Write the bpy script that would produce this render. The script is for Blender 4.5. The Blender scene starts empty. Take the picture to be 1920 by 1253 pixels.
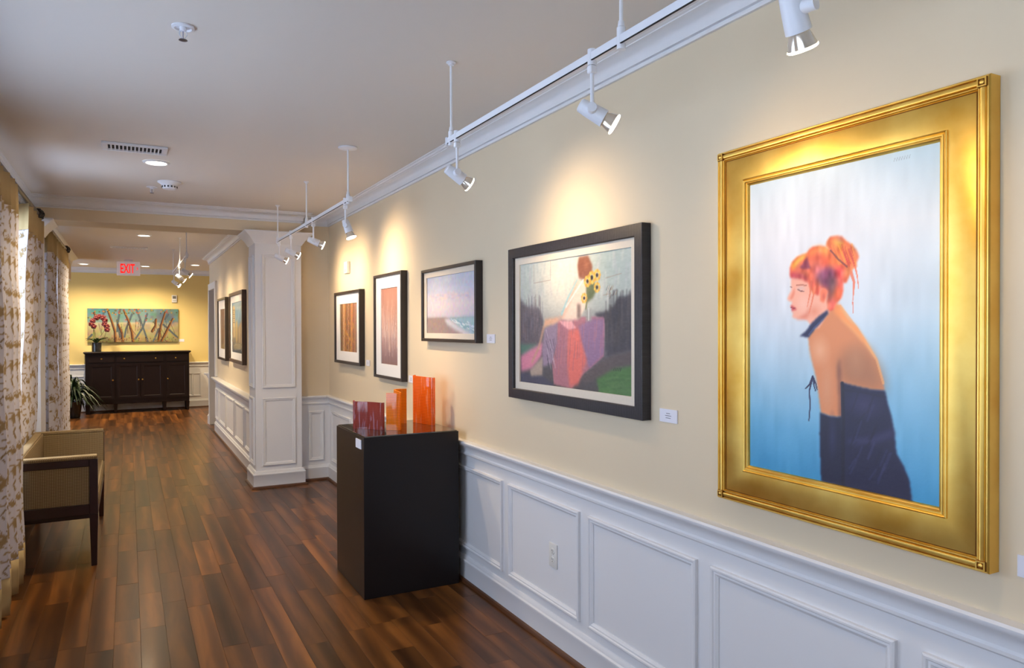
import bpy, bmesh, math, random
import numpy as np
from mathutils import Matrix, Vector

random.seed(7)
rng = np.random.default_rng(11)
scene = bpy.context.scene
COL = scene.collection

# ------------------------------------------------------------------ camera
YAW, PITCH, ROLL, EYE = 0.486526, -0.008873, -0.002677, 1.53
def cam_matrix():
    F = Vector((math.sin(YAW), math.cos(YAW), 0)); R = Vector((math.cos(YAW), -math.sin(YAW), 0)); U = Vector((0, 0, 1))
    F2 = F * math.cos(PITCH) + U * math.sin(PITCH); U2 = U * math.cos(PITCH) - F * math.sin(PITCH)
    R2 = R * math.cos(ROLL) + U2 * math.sin(ROLL); U3 = U2 * math.cos(ROLL) - R * math.sin(ROLL)
    m = Matrix((R2, U3, -F2)).transposed().to_4x4(); m.translation = (0, 0, EYE)
    return m
cam = bpy.data.objects.new('camera', bpy.data.cameras.new('camera'))
COL.objects.link(cam); cam.matrix_world = cam_matrix()
cam.data.sensor_width = 36.0; cam.data.lens = 1360.24 * 36 / 1920; cam.data.clip_start = 0.05
scene.camera = cam

# ------------------------------------------------------------------ world, exposure, window portals
world = bpy.data.worlds.new('daylight'); scene.world = world; world.use_nodes = True
bg = world.node_tree.nodes['Background']
bg.inputs[0].default_value = (0.64, 0.77, 1.0, 1); bg.inputs[1].default_value = 3.9
sun = bpy.data.objects.new('sun', bpy.data.lights.new('sun', 'SUN')); COL.objects.link(sun)
sun.data.energy = 18.0; sun.data.angle = 0.01; sun.data.color = (1.0, 0.95, 0.88)
sun.rotation_euler = Vector((-0.60, 0.10, -0.80)).to_track_quat('-Z', 'Y').to_euler()   # high, from beyond the gallery wall: added to light the bounce ground, never the windows
vs = scene.view_settings
vs.view_transform = 'Standard'; vs.look = 'None'; vs.gamma = 1.0; vs.use_curve_mapping = False
vs.exposure = 0.27

XW = 1.8025      # face of the long gallery wall
XL = -0.80       # face of the window wall
XF = 1.14        # face of the far corridor wall
YE = 15.35       # face of the end wall
ZC = 2.65        # ceiling
WINDOWS = [(-1.3, 0.9), (1.9, 4.0), (5.0, 7.06), (7.95, 9.9)]
WZ = (0.70, 2.33)
ALCOVE = (11.2, 14.0)   # window in the side alcove wall
for (a, b) in WINDOWS + [ALCOVE]:
    px = XL - 0.16 if a != ALCOVE[0] else -2.76
    L = bpy.data.lights.new('window_portal', 'AREA'); L.shape = 'RECTANGLE'
    L.size = b - a; L.size_y = WZ[1] - WZ[0]; L.cycles.is_portal = True
    o = bpy.data.objects.new('window_portal', L); COL.objects.link(o)
    o.matrix_world = Matrix.Translation((px, (a + b) / 2, sum(WZ) / 2)) @ Matrix(((0, 0, -1), (-1, 0, 0), (0, 1, 0))).to_4x4()
    # area lights shine along local -Z, which is turned to +X here

WARM = (1.0, 0.72, 0.42)
DOWNC = (1.0, 0.80, 0.52)

# ------------------------------------------------------------------ materials
def srgb(r, g, b):
    f = lambda c: (c / 255 / 12.92) if c / 255 <= 0.04045 else ((c / 255 + 0.055) / 1.055) ** 2.4
    return (f(r), f(g), f(b), 1)
MATS = {}
def mat(name, col=(200, 200, 200), rough=0.5, metal=0.0, spec=0.5, noise=0.0, nscale=8.0, bump=0.0, coat=0.0, emit=None, estr=0.0):
    if name in MATS: return MATS[name]
    m = bpy.data.materials.new(name); m.use_nodes = True; nt = m.node_tree; b = nt.nodes['Principled BSDF']
    c = srgb(*col)
    b.inputs['Base Color'].default_value = c; b.inputs['Roughness'].default_value = rough
    b.inputs['Metallic'].default_value = metal; b.inputs['Specular IOR Level'].default_value = spec
    b.inputs['Coat Weight'].default_value = coat
    if emit:
        b.inputs['Emission Color'].default_value = (*emit, 1); b.inputs['Emission Strength'].default_value = estr
    if noise or bump:
        tc = nt.nodes.new('ShaderNodeTexCoord'); n = nt.nodes.new('ShaderNodeTexNoise')
        n.inputs['Scale'].default_value = nscale; n.inputs['Detail'].default_value = 5
        nt.links.new(tc.outputs['Object'], n.inputs['Vector'])
        if noise:
            r = nt.nodes.new('ShaderNodeMapRange'); r.inputs['To Min'].default_value = 1 - noise; r.inputs['To Max'].default_value = 1 + noise
            nt.links.new(n.outputs['Fac'], r.inputs['Value'])
            mx = nt.nodes.new('ShaderNodeVectorMath'); mx.operation = 'SCALE'; mx.inputs[0].default_value = c[:3]
            nt.links.new(r.outputs[0], mx.inputs['Scale']); nt.links.new(mx.outputs[0], b.inputs['Base Color'])
        if bump:
            bp = nt.nodes.new('ShaderNodeBump'); bp.inputs['Strength'].default_value = bump; bp.inputs['Distance'].default_value = 0.002
            nt.links.new(n.outputs['Fac'], bp.inputs['Height']); nt.links.new(bp.outputs[0], b.inputs['Normal'])
    MATS[name] = m
    return m

def grain_mat(name, dark, mid, light, scale, rough, coat=0.0, attr=True, bump=0.05, spec=0.5):
    """wood: noise stretched along the plank, shifted by the per-plank attribute rnd"""
    m = bpy.data.materials.new(name); m.use_nodes = True; nt = m.node_tree; N = nt.nodes; K = nt.links; b = N['Principled BSDF']
    tc = N.new('ShaderNodeTexCoord'); mp = N.new('ShaderNodeMapping'); mp.inputs['Scale'].default_value = scale
    at = N.new('ShaderNodeAttribute'); at.attribute_name = 'rnd'
    off = N.new('ShaderNodeVectorMath'); off.operation = 'SCALE'; off.inputs[0].default_value = (31, 17, 5)
    add = N.new('ShaderNodeVectorMath'); add.operation = 'ADD'
    K.new(at.outputs['Fac'], off.inputs['Scale']); K.new(tc.outputs['Object'], mp.inputs['Vector'])
    K.new(mp.outputs[0], add.inputs[0]); K.new(off.outputs[0], add.inputs[1])
    n1 = N.new('ShaderNodeTexNoise'); n1.inputs['Scale'].default_value = 1.0; n1.inputs['Detail'].default_value = 7; n1.inputs['Distortion'].default_value = 0.9
    K.new(add.outputs[0], n1.inputs['Vector'])
    w = N.new('ShaderNodeTexWave'); w.inputs['Scale'].default_value = 0.22; w.inputs['Distortion'].default_value = 6.0; w.inputs['Detail'].default_value = 3.0; w.inputs['Detail Scale'].default_value = 0.5
    K.new(add.outputs[0], w.inputs['Vector'])
    mx = N.new('ShaderNodeMix'); mx.data_type = 'FLOAT'; mx.inputs['Factor'].default_value = 0.22
    K.new(n1.outputs['Fac'], mx.inputs['A']); K.new(w.outputs['Fac'], mx.inputs['B'])
    cr = N.new('ShaderNodeValToRGB'); e = cr.color_ramp.elements
    e[0].position = 0.22; e[0].color = srgb(*dark); e[1].position = 0.78; e[1].color = srgb(*light)
    k = e.new(0.5); k.color = srgb(*mid)
    K.new(mx.outputs[0], cr.inputs['Fac'])
    if attr:
        r = N.new('ShaderNodeMapRange'); r.inputs['To Min'].default_value = 0.48; r.inputs['To Max'].default_value = 1.45
        K.new(at.outputs['Fac'], r.inputs['Value'])
        s = N.new('ShaderNodeVectorMath'); s.operation = 'SCALE'
        K.new(cr.outputs[0], s.inputs[0]); K.new(r.outputs[0], s.inputs['Scale']); K.new(s.outputs[0], b.inputs['Base Color'])
    else:
        K.new(cr.outputs[0], b.inputs['Base Color'])
    bp = N.new('ShaderNodeBump'); bp.inputs['Strength'].default_value = bump; bp.inputs['Distance'].default_value = 0.001
    K.new(mx.outputs[0], bp.inputs['Height']); K.new(bp.outputs[0], b.inputs['Normal'])
    b.inputs['Roughness'].default_value = rough; b.inputs['Coat Weight'].default_value = coat; b.inputs['Coat Roughness'].default_value = 0.12
    b.inputs['Specular IOR Level'].default_value = spec
    MATS[name] = m
    return m

def paint_mat(name, rough=0.55, bump=0.15, coat=0.0):
    """painted or printed picture: colour held by the canvas mesh"""
    m = bpy.data.materials.new(name); m.use_nodes = True; nt = m.node_tree; b = nt.nodes['Principled BSDF']
    a = nt.nodes.new('ShaderNodeAttribute'); a.attribute_name = 'paint'
    nt.links.new(a.outputs['Color'], b.inputs['Base Color']); b.inputs['Roughness'].default_value = rough; b.inputs['Coat Weight'].default_value = coat
    if bump:
        n = nt.nodes.new('ShaderNodeTexNoise'); n.inputs['Scale'].default_value = 60; n.inputs['Detail'].default_value = 4
        tc = nt.nodes.new('ShaderNodeTexCoord'); nt.links.new(tc.outputs['Object'], n.inputs['Vector'])
        bp = nt.nodes.new('ShaderNodeBump'); bp.inputs['Strength'].default_value = bump; bp.inputs['Distance'].default_value = 0.002
        nt.links.new(n.outputs['Fac'], bp.inputs['Height']); nt.links.new(bp.outputs[0], b.inputs['Normal'])
    MATS[name] = m
    return m

def glass_art_mat(name, tint, body, lines, streak):
    """kiln-formed art glass: tinted see-through with translucent body, fine ribs and pale streaks"""
    m = bpy.data.materials.new(name); m.use_nodes = True; nt = m.node_tree; N = nt.nodes; K = nt.links
    for n in list(N): N.remove(n)
    out = N.new('ShaderNodeOutputMaterial')
    tc = N.new('ShaderNodeTexCoord')
    wv = N.new('ShaderNodeTexWave'); wv.bands_direction = 'Z'; wv.inputs['Scale'].default_value = lines; wv.inputs['Distortion'].default_value = 0.4
    K.new(tc.outputs['Object'], wv.inputs['Vector'])
    mp = N.new('ShaderNodeMapping'); mp.inputs['Scale'].default_value = (60, 60, 6); K.new(tc.outputs['Object'], mp.inputs['Vector'])
    nz = N.new('ShaderNodeTexNoise'); nz.inputs['Scale'].default_value = 1.0; nz.inputs['Detail'].default_value = 4; nz.inputs['Distortion'].default_value = 0.8
    K.new(mp.outputs[0], nz.inputs['Vector'])
    cr = N.new('ShaderNodeValToRGB'); e = cr.color_ramp.elements
    e[0].position = 0.40; e[0].color = srgb(*body); e[1].position = 0.66; e[1].color = srgb(*streak)
    k = e.new(0.56); k.color = srgb(*body)
    K.new(nz.outputs['Fac'], cr.inputs['Fac'])
    dk = N.new('ShaderNodeMapRange'); dk.inputs['To Min'].default_value = 0.66; dk.inputs['To Max'].default_value = 1.15; K.new(wv.outputs['Fac'], dk.inputs['Value'])
    sc = N.new('ShaderNodeVectorMath'); sc.operation = 'SCALE'; K.new(cr.outputs[0], sc.inputs[0]); K.new(dk.outputs[0], sc.inputs['Scale'])
    tr = N.new('ShaderNodeBsdfTransparent'); tr.inputs['Color'].default_value = srgb(*tint)
    tl = N.new('ShaderNodeBsdfTranslucent'); K.new(sc.outputs[0], tl.inputs['Color'])
    df = N.new('ShaderNodeBsdfDiffuse'); K.new(sc.outputs[0], df.inputs['Color'])
    gl = N.new('ShaderNodeBsdfGlossy'); gl.inputs['Roughness'].default_value = 0.08
    a = N.new('ShaderNodeMixShader'); a.inputs[0].default_value = 0.55; K.new(tl.outputs[0], a.inputs[1]); K.new(df.outputs[0], a.inputs[2])
    c = N.new('ShaderNodeMixShader'); c.inputs[0].default_value = 0.62; K.new(tr.outputs[0], c.inputs[1]); K.new(a.outputs[0], c.inputs[2])
    d = N.new('ShaderNodeMixShader'); d.inputs[0].default_value = 0.05; K.new(c.outputs[0], d.inputs[1]); K.new(gl.outputs[0], d.inputs[2])
    K.new(d.outputs[0], out.inputs['Surface'])
    MATS[name] = m
    return m

def pane_mat():
    m = bpy.data.materials.new('window_glass'); m.use_nodes = True; nt = m.node_tree; N = nt.nodes
    for n in list(N): N.remove(n)
    out = N.new('ShaderNodeOutputMaterial'); t = N.new('ShaderNodeBsdfTransparent'); g = N.new('ShaderNodeBsdfGlossy'); x = N.new('ShaderNodeMixShader')
    g.inputs['Roughness'].default_value = 0.02; x.inputs[0].default_value = 0.05
    nt.links.new(t.outputs[0], x.inputs[1]); nt.links.new(g.outputs[0], x.inputs[2]); nt.links.new(x.outputs[0], out.inputs['Surface'])
    MATS['window_glass'] = m
    return m

def weave_mat(name, dark, light, freq):
    m = bpy.data.materials.new(name); m.use_nodes = True; nt = m.node_tree; N = nt.nodes; K = nt.links; b = N['Principled BSDF']
    tc = N.new('ShaderNodeTexCoord'); sx = N.new('ShaderNodeSeparateXYZ'); K.new(tc.outputs['Object'], sx.inputs[0])
    def op(o, a, c=None, val=None):
        n = N.new('ShaderNodeMath'); n.operation = o; K.new(a, n.inputs[0])
        if c is not None: K.new(c, n.inputs[1])
        if val is not None: n.inputs[1].default_value = val
        return n.outputs[0]
    u = op('ADD', sx.outputs['X'], sx.outputs['Y'])
    v = sx.outputs['Z']
    a = op('SINE', op('MULTIPLY', op('ADD', u, v), val=freq)); c = op('SINE', op('MULTIPLY', op('SUBTRACT', u, v), val=freq))
    p = op('MULTIPLY', a, c)
    cr = N.new('ShaderNodeValToRGB'); e = cr.color_ramp.elements
    e[0].position = 0.15; e[0].color = srgb(*dark); e[1].position = 0.5; e[1].color = srgb(*light)
    K.new(p, cr.inputs['Fac']); K.new(cr.outputs[0], b.inputs['Base Color'])
    bp = N.new('ShaderNodeBump'); bp.inputs['Strength'].default_value = 0.3; bp.inputs['Distance'].default_value = 0.002
    K.new(p, bp.inputs['Height']); K.new(bp.outputs[0], b.inputs['Normal'])
    b.inputs['Roughness'].default_value = 0.85; b.inputs['Specular IOR Level'].default_value = 0.2
    MATS[name] = m
    return m

M_WALL = mat('wall_paint', (222, 206, 178), 0.75, spec=0.25, noise=0.02, nscale=3)
M_ENDWALL = mat('end_wall_lamplit_tint', (226, 202, 134), 0.75, spec=0.25, noise=0.02, nscale=3)  # cream wall colour with the warm lamplight put into it
M_CEIL = mat('ceiling_paint', (224, 217, 209), 0.9, spec=0.15, noise=0.01, nscale=2)
M_WHITE = mat('white_trim_paint', (228, 228, 230), 0.42, spec=0.4, noise=0.01, nscale=6)
M_SHOE = mat('stained_shoe_moulding', (92, 56, 32), 0.4, noise=0.15, nscale=14)
M_FIX = mat('white_fixture_enamel', (232, 234, 240), 0.35, spec=0.5)
M_PLASTIC = mat('white_plastic', (226, 224, 218), 0.45)
M_SLOT = mat('dark_slot', (30, 30, 34), 0.8)
M_FLOOR = grain_mat('walnut_plank', (54, 30, 12), (92, 54, 22), (132, 82, 36), (12, 1.1, 1), 0.30, coat=0.05, spec=0.32)
M_BASEFLOOR = mat('subfloor', (48, 30, 18), 0.8)
M_BLACK = mat('espresso_laminate', (27, 21, 21), 0.32, spec=0.35, noise=0.05, nscale=5)
M_MIRROR = mat('smoked_mirror_glass', (120, 118, 110), 0.03, metal=0.9)
M_BLACKFRAME = grain_mat('black_wood_frame', (24, 22, 26), (38, 35, 40), (52, 48, 54), (90, 90, 12), 0.38, attr=False, bump=0.2)
M_DARKFRAME = mat('dark_brown_frame', (44, 36, 34), 0.35, spec=0.5)
M_BROWNFRAME = mat('walnut_frame', (82, 60, 46), 0.4, spec=0.5, noise=0.1, nscale=20)
M_MATBOARD = mat('mat_board', (236, 234, 232), 0.8)
M_LINER = mat('linen_liner', (216, 206, 190), 0.85, noise=0.05, nscale=120)
M_CARD = mat('title_card_paper', (226, 226, 236), 0.6)
M_INK = mat('card_ink', (120, 120, 130), 0.8)
M_BRASS = mat('brass_knob', (212, 170, 90), 0.25, metal=1.0)
M_ESPRESSO = mat('espresso_wood', (25, 13, 12), 0.35, spec=0.35, noise=0.12, nscale=10)
M_CHAIRWOOD = mat('mahogany_wood', (46, 20, 16), 0.35, spec=0.5, noise=0.12, nscale=14)
M_WEAVE = weave_mat('woven_upholstery', (112, 92, 64), (178, 156, 116), 330.0)
M_IRON = mat('wrought_iron', (38, 34, 34), 0.4, metal=0.5)
M_ROD = mat('bronze_rod', (84, 76, 68), 0.35, metal=0.6)
M_TAN = mat('tan_cotton', (188, 164, 118), 0.85, spec=0.2, noise=0.04, nscale=30)
M_REFLECT = mat('lamp_reflector', (235, 225, 210), 0.15, metal=0.7)
M_LENS = mat('lit_lamp_lens', (255, 250, 240), 0.3, emit=(1.0, 0.86, 0.66), estr=22)
M_DOWN = mat('lit_downlight', (255, 250, 240), 0.3, emit=(1.0, 0.88, 0.70), estr=10)
M_RED = mat('exit_red', (200, 10, 10), 0.5, emit=(1.0, 0.010, 0.006), estr=1.0)
M_SIGN = mat('exit_sign_face', (206, 196, 196), 0.35, emit=(1.0, 0.86, 0.88), estr=0.14)
M_POT = mat('black_ceramic', (26, 26, 28), 0.15, spec=0.6)
M_ORCHID = mat('orchid_petal', (88, 14, 24), 0.5, noise=0.2, nscale=40)
M_STEM = mat('plant_stem', (110, 122, 60), 0.5)
M_LEAF = mat('plant_leaf', (42, 62, 28), 0.4, noise=0.3, nscale=9)
M_LEAF2 = mat('palm_leaf', (30, 48, 20), 0.4, noise=0.35, nscale=6)
M_SOIL = mat('potting_soil', (40, 30, 22), 0.9)
M_PANE = pane_mat()
M_PAINT = paint_mat('oil_paint', 0.42, 0.25)
M_PRINT = paint_mat('print_paper', 0.6, 0.0, coat=0.3)
M_DAMASK = paint_mat('damask_cotton', 0.85, 0.0)

def gold_mat():
    m = mat('gold_leaf', (214, 160, 50), 0.30, metal=1.0)
    nt = m.node_tree; N = nt.nodes; K = nt.links; b = N['Principled BSDF']
    tc = N.new('ShaderNodeTexCoord')
    n = N.new('ShaderNodeTexNoise'); n.inputs['Scale'].default_value = 7; n.inputs['Detail'].default_value = 5; K.new(tc.outputs['Object'], n.inputs['Vector'])
    cr = N.new('ShaderNodeValToRGB'); e = cr.color_ramp.elements; e[0].position = 0.3; e[0].color = srgb(226, 176, 76); e[1].position = 0.7; e[1].color = srgb(246, 212, 118)
    K.new(n.outputs['Fac'], cr.inputs['Fac']); K.new(cr.outputs[0], b.inputs['Base Color'])
    r = N.new('ShaderNodeMapRange'); r.inputs['To Min'].default_value = 0.32; r.inputs['To Max'].default_value = 0.5; K.new(n.outputs['Fac'], r.inputs['Value']); K.new(r.outputs[0], b.inputs['Roughness'])
    return m
M_GOLD = gold_mat()
M_GOLDDARK = mat('antiqued_gold', (120, 74, 26), 0.42, metal=0.9)

# ------------------------------------------------------------------ mesh helpers
class MB:
    def __init__(self): self.bm = bmesh.new()
    def box(self, x0, x1, y0, y1, z0, z1, bev=0.0, mi=0, seg=1):
        r = bmesh.ops.create_cube(self.bm, size=1.0)
        vs_ = r['verts']
        for v in vs_:
            v.co = Vector((x0 + (v.co.x + .5) * (x1 - x0), y0 + (v.co.y + .5) * (y1 - y0), z0 + (v.co.z + .5) * (z1 - z0)))
        fs = {f for v in vs_ for f in v.link_faces}
        for f in fs: f.material_index = mi
        if bev > 0:
            es = list({e for v in vs_ for e in v.link_edges})
            bmesh.ops.bevel(self.bm, geom=es, offset=bev, segments=seg, affect='EDGES', profile=0.5, clamp_overlap=True)
        return self
    def cyl(self, p0, p1, r0, r1=None, n=16, caps=True, mi=0):
        r1 = r0 if r1 is None else r1
        p0 = Vector(p0); p1 = Vector(p1); d = (p1 - p0).normalized()
        a = d.orthogonal().normalized(); b = d.cross(a)
        A = []; B = []
        for i in range(n):
            t = 2 * math.pi * i / n; w = a * math.cos(t) + b * math.sin(t)
            A.append(self.bm.verts.new(p0 + w * r0)); B.append(self.bm.verts.new(p1 + w * r1))
        for i in range(n):
            j = (i + 1) % n; self.bm.faces.new((A[i], A[j], B[j], B[i])).material_index = mi
        if caps:
            self.bm.faces.new(A[::-1]).material_index = mi; self.bm.faces.new(B).material_index = mi
        return self
    def tube(self, pts, r, n=8, r1=None):
        pts = [Vector(p) for p in pts]; rings = []
        for i, p in enumerate(pts):
            d = (pts[min(i + 1, len(pts) - 1)] - pts[max(i - 1, 0)]).normalized()
            a = d.cross(Vector((0.31, 0.9, 0.17))).normalized(); b = d.cross(a)
            rr = r if r1 is None else r + (r1 - r) * i / (len(pts) - 1)
            rings.append([self.bm.verts.new(p + (a * math.cos(2 * math.pi * k / n) + b * math.sin(2 * math.pi * k / n)) * rr) for k in range(n)])
        for A, B in zip(rings, rings[1:]):
            for k in range(n): self.bm.faces.new((A[k], A[(k + 1) % n], B[(k + 1) % n], B[k]))
        self.bm.faces.new(rings[0][::-1]); self.bm.faces.new(rings[-1])
        return self
    def lathe(self, prof, c=(0, 0, 0), n=24, axis=None):
        """prof: (radius, height) along axis from c"""
        c = Vector(c); d = Vector(axis).normalized() if axis is not None else Vector((0, 0, 1))
        a = d.orthogonal().normalized(); b = d.cross(a); rings = []
        for r, h in prof:
            if r < 1e-6: rings.append([self.bm.verts.new(c + d * h)])
            else: rings.append([self.bm.verts.new(c + d * h + (a * math.cos(2 * math.pi * k / n) + b * math.sin(2 * math.pi * k / n)) * r) for k in range(n)])
        for A, B in zip(rings, rings[1:]):
            for k in range(n):
                j = (k + 1) % n
                if len(A) == 1 and len(B) == 1: continue
                if len(A) == 1: self.bm.faces.new((A[0], B[j], B[k]))
                elif len(B) == 1: self.bm.faces.new((A[k], A[j], B[0]))
                else: self.bm.faces.new((A[k], A[j], B[j], B[k]))
        return self
    def sphere(self, c, r, sx=1, sy=1, sz=1, u=14, v=8):
        m = Matrix.Translation(c) @ Matrix.Diagonal((sx, sy, sz, 1))
        bmesh.ops.create_uvsphere(self.bm, u_segments=u, v_segments=v, radius=r, matrix=m); return self
    def rect_frame(self, w, h, prof, cx=0, cy=0):
        """mitred frame in the local XY plane, out along +Z; prof: (inset, height)"""
        rings = []
        for i, z in prof:
            x = w / 2 - i; y = h / 2 - i
            rings.append([self.bm.verts.new((cx + sx * x, cy + sy * y, z)) for sx, sy in ((-1, -1), (1, -1), (1, 1), (-1, 1))])
        for A, B in zip(rings, rings[1:]):
            for k in range(4): self.bm.faces.new((A[k], A[(k + 1) % 4], B[(k + 1) % 4], B[k]))
        return self
    def sweep(self, path, prof, closed_prof=True):
        """moulding: path of (x,y); out is to the left of travel; prof of (out, z)"""
        P = [Vector((p[0], p[1])) for p in path]; n = len(P); rings = []
        for i in range(n):
            d0 = (P[i] - P[i - 1]).normalized() if i > 0 else None
            d1 = (P[i + 1] - P[i]).normalized() if i < n - 1 else None
            if d0 is None: m = Vector((-d1.y, d1.x))
            elif d1 is None: m = Vector((-d0.y, d0.x))
            else:
                n0 = Vector((-d0.y, d0.x)); n1 = Vector((-d1.y, d1.x)); m = (n0 + n1); m = m / m.dot(n0)
            rings.append([self.bm.verts.new((P[i].x + m.x * o, P[i].y + m.y * o, z)) for o, z in prof])
        k = len(prof)
        for A, B in zip(rings, rings[1:]):
            for j in range(k if closed_prof else k - 1):
                self.bm.faces.new((A[j], A[(j + 1) % k], B[(j + 1) % k], B[j]))
        if closed_prof:
            self.bm.faces.new(rings[0][::-1]); self.bm.faces.new(rings[-1])
        return self
    def mesh(self, name, mats, smooth=True, angle=35):
        bmesh.ops.recalc_face_normals(self.bm, faces=self.bm.faces)
        me = bpy.data.meshes.new(name); self.bm.to_mesh(me); self.bm.free()
        for m in (mats if isinstance(mats, (list, tuple)) else [mats]): me.materials.append(m)
        if smooth:
            me.polygons.foreach_set('use_smooth', [True] * len(me.polygons)); me.set_sharp_from_angle(angle=math.radians(angle))
        return me
    def build(self, name, mats, parent=None, smooth=True, angle=35):
        o = bpy.data.objects.new(name, self.mesh(name, mats, smooth, angle)); COL.objects.link(o)
        if parent is not None: o.parent = parent
        return o

def tag(o, label, cat, group=None, kind=None):
    o['label'] = label; o['category'] = cat
    if group: o['group'] = group
    if kind: o['kind'] = kind
    return o
def thing(name, label, cat, m=None, group=None):
    o = bpy.data.objects.new(name, None); COL.objects.link(o); o.empty_display_size = 0.1
    o.matrix_world = m if m is not None else Matrix.Identity(4)
    return tag(o, label, cat, group)
def struct(name, mb, mats, label, cat, smooth=True):
    return tag(mb.build(name, mats, None, smooth), label, cat, None, 'structure')
def link(o, parent=None):
    COL.objects.link(o)
    if parent is not None: o.parent = parent
    return o
# local axes of something hung on a wall: x to the viewer's right, y up, z out of the wall
def on_right(y, z, x=XW): 
    m = Matrix(((0, 0, -1), (-1, 0, 0), (0, 1, 0))).to_4x4(); m.translation = (x, y, z); return m
def on_end(x, z, y=YE):
    m = Matrix(((1, 0, 0), (0, 0, -1), (0, 1, 0))).to_4x4(); m.translation = (x, y, z); return m

# ------------------------------------------------------------------ a small painter for canvases, prints and cloth
def lin(c):
    c = np.asarray(c, float) / 255.0
    return np.where(c <= 0.04045, c / 12.92, ((c + 0.055) / 1.055) ** 2.4)
def blur(a, r):
    for ax in (0, 1):
        for _ in range(2):
            if r < 1: return a
            k = 2 * r + 1
            pad = [(0, 0)] * a.ndim; pad[ax] = (r + 1, r)
            c = np.cumsum(np.pad(a, pad, mode='edge'), axis=ax)
            s1 = [slice(None)] * a.ndim; s0 = [slice(None)] * a.ndim
            s1[ax] = slice(k, None); s0[ax] = slice(0, -k)
            a = (c[tuple(s1)] - c[tuple(s0)]) / k
    return a
class Canvas:
    def __init__(self, w, h, aspect, col=(128, 128, 128)):
        self.w, self.h, self.asp = w, h, aspect
        self.u, self.v = np.meshgrid(np.linspace(0, 1, w), np.linspace(0, 1, h))
        self.a = np.zeros((h, w, 3)) + np.array(col, float)
    def over(self, mask, col):
        self.a = self.a * (1 - mask[..., None]) + np.array(col, float) * mask[..., None]; return self
    def vgrad(self, stops):
        vv = [s[0] for s in stops]
        for k in range(3): self.a[..., k] = np.interp(self.v, vv, [s[1][k] for s in stops])
        return self
    def polymask(self, pts, soft=1):
        m = np.zeros((self.h, self.w), bool); n = len(pts)
        for i in range(n):
            x0, y0 = pts[i]; x1, y1 = pts[(i + 1) % n]
            if y0 == y1: continue
            c = ((y0 > self.v) != (y1 > self.v)) & (self.u < (x1 - x0) * (self.v - y0) / (y1 - y0) + x0)
            m ^= c
        return blur(m.astype(float), soft)
    def poly(self, pts, col, soft=1, alpha=1.0): return self.over(self.polymask(pts, soft) * alpha, col)
    def stroke(self, pts, wd, col, alpha=1.0, w1=None, soft=0.35):
        d = np.full((self.h, self.w), 9.0); w1 = wd if w1 is None else w1; n = len(pts) - 1
        ww = np.full((self.h, self.w), wd)
        for i in range(n):
            (x0, y0), (x1, y1) = pts[i], pts[i + 1]
            X = (self.u - x0); Y = (self.v - y0) * self.asp; dx = x1 - x0; dy = (y1 - y0) * self.asp
            t = np.clip((X * dx + Y * dy) / (dx * dx + dy * dy + 1e-12), 0, 1)
            q = np.hypot(X - t * dx, Y - t * dy); wt = wd + (w1 - wd) * (i + t) / n
            better = q / wt < d / ww; d = np.where(better, q, d); ww = np.where(better, wt, ww)
        return self.over(np.clip((1 - d / (ww / 2)) / soft, 0, 1) * alpha, col)
    def blob(self, u, v, ru, rv, col, alpha=1.0, soft=0.6):
        q = np.hypot((self.u - u) / ru, (self.v - v) / rv)
        return self.over(np.clip((1 - q) / soft, 0, 1) * alpha, col)
    def noise(self, su, sv, amp, mono=True, mask=None):
        n = rng.standard_normal((max(2, int(sv)) + 2, max(2, int(su)) + 2, 1 if mono else 3))
        iu = self.u * (n.shape[1] - 2); iv = self.v * (n.shape[0] - 2)
        x0 = np.minimum(iu.astype(int), n.shape[1] - 2); y0 = np.minimum(iv.astype(int), n.shape[0] - 2); fx = (iu - x0)[..., None]; fy = (iv - y0)[..., None]
        fx = fx * fx * (3 - 2 * fx); fy = fy * fy * (3 - 2 * fy)
        g = (n[y0, x0] * (1 - fx) + n[y0, x0 + 1] * fx) * (1 - fy) + (n[y0 + 1, x0] * (1 - fx) + n[y0 + 1, x0 + 1] * fx) * fy
        self.a = self.a + g * amp * (1 if mask is None else mask[..., None]); return self
    def rgba(self):
        l = lin(np.clip(self.a, 2, 250)); return np.concatenate([l, np.ones((self.h, self.w, 1))], 2)
def grid_mesh(name, X, Y, Z, rgba, m):
    h, w = X.shape; me = bpy.data.meshes.new(name)
    co = np.stack([X, Y, Z], 2).reshape(-1, 3).astype(np.float32)
    idx = np.arange(h * w).reshape(h, w)
    q = np.stack([idx[:-1, :-1], idx[:-1, 1:], idx[1:, 1:], idx[1:, :-1]], 2).reshape(-1, 4).astype(np.int32)
    me.vertices.add(len(co)); me.vertices.foreach_set('co', co.ravel())
    me.loops.add(q.size); me.loops.foreach_set('vertex_index', q.ravel())
    me.polygons.add(len(q)); me.polygons.foreach_set('loop_start', np.arange(0, q.size, 4, dtype=np.int32))
    me.polygons.foreach_set('use_smooth', np.ones(len(q), bool))
    me.update(calc_edges=True); me.validate()
    if rgba is not None:
        at = me.color_attributes.new('paint', 'FLOAT_COLOR', 'POINT'); at.data.foreach_set('color', rgba.reshape(-1, 4).astype(np.float32).ravel())
    me.materials.append(m)
    return me
def canvas_object(name, cv, w, h, z, m, parent, cx=0, cy=0):
    X = cx + (cv.u - .5) * w; Y = cy + (cv.v - .5) * h
    return link(bpy.data.objects.new(name, grid_mesh(name, X, Y, np.full_like(X, z), cv.rgba(), m)), parent)

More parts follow.
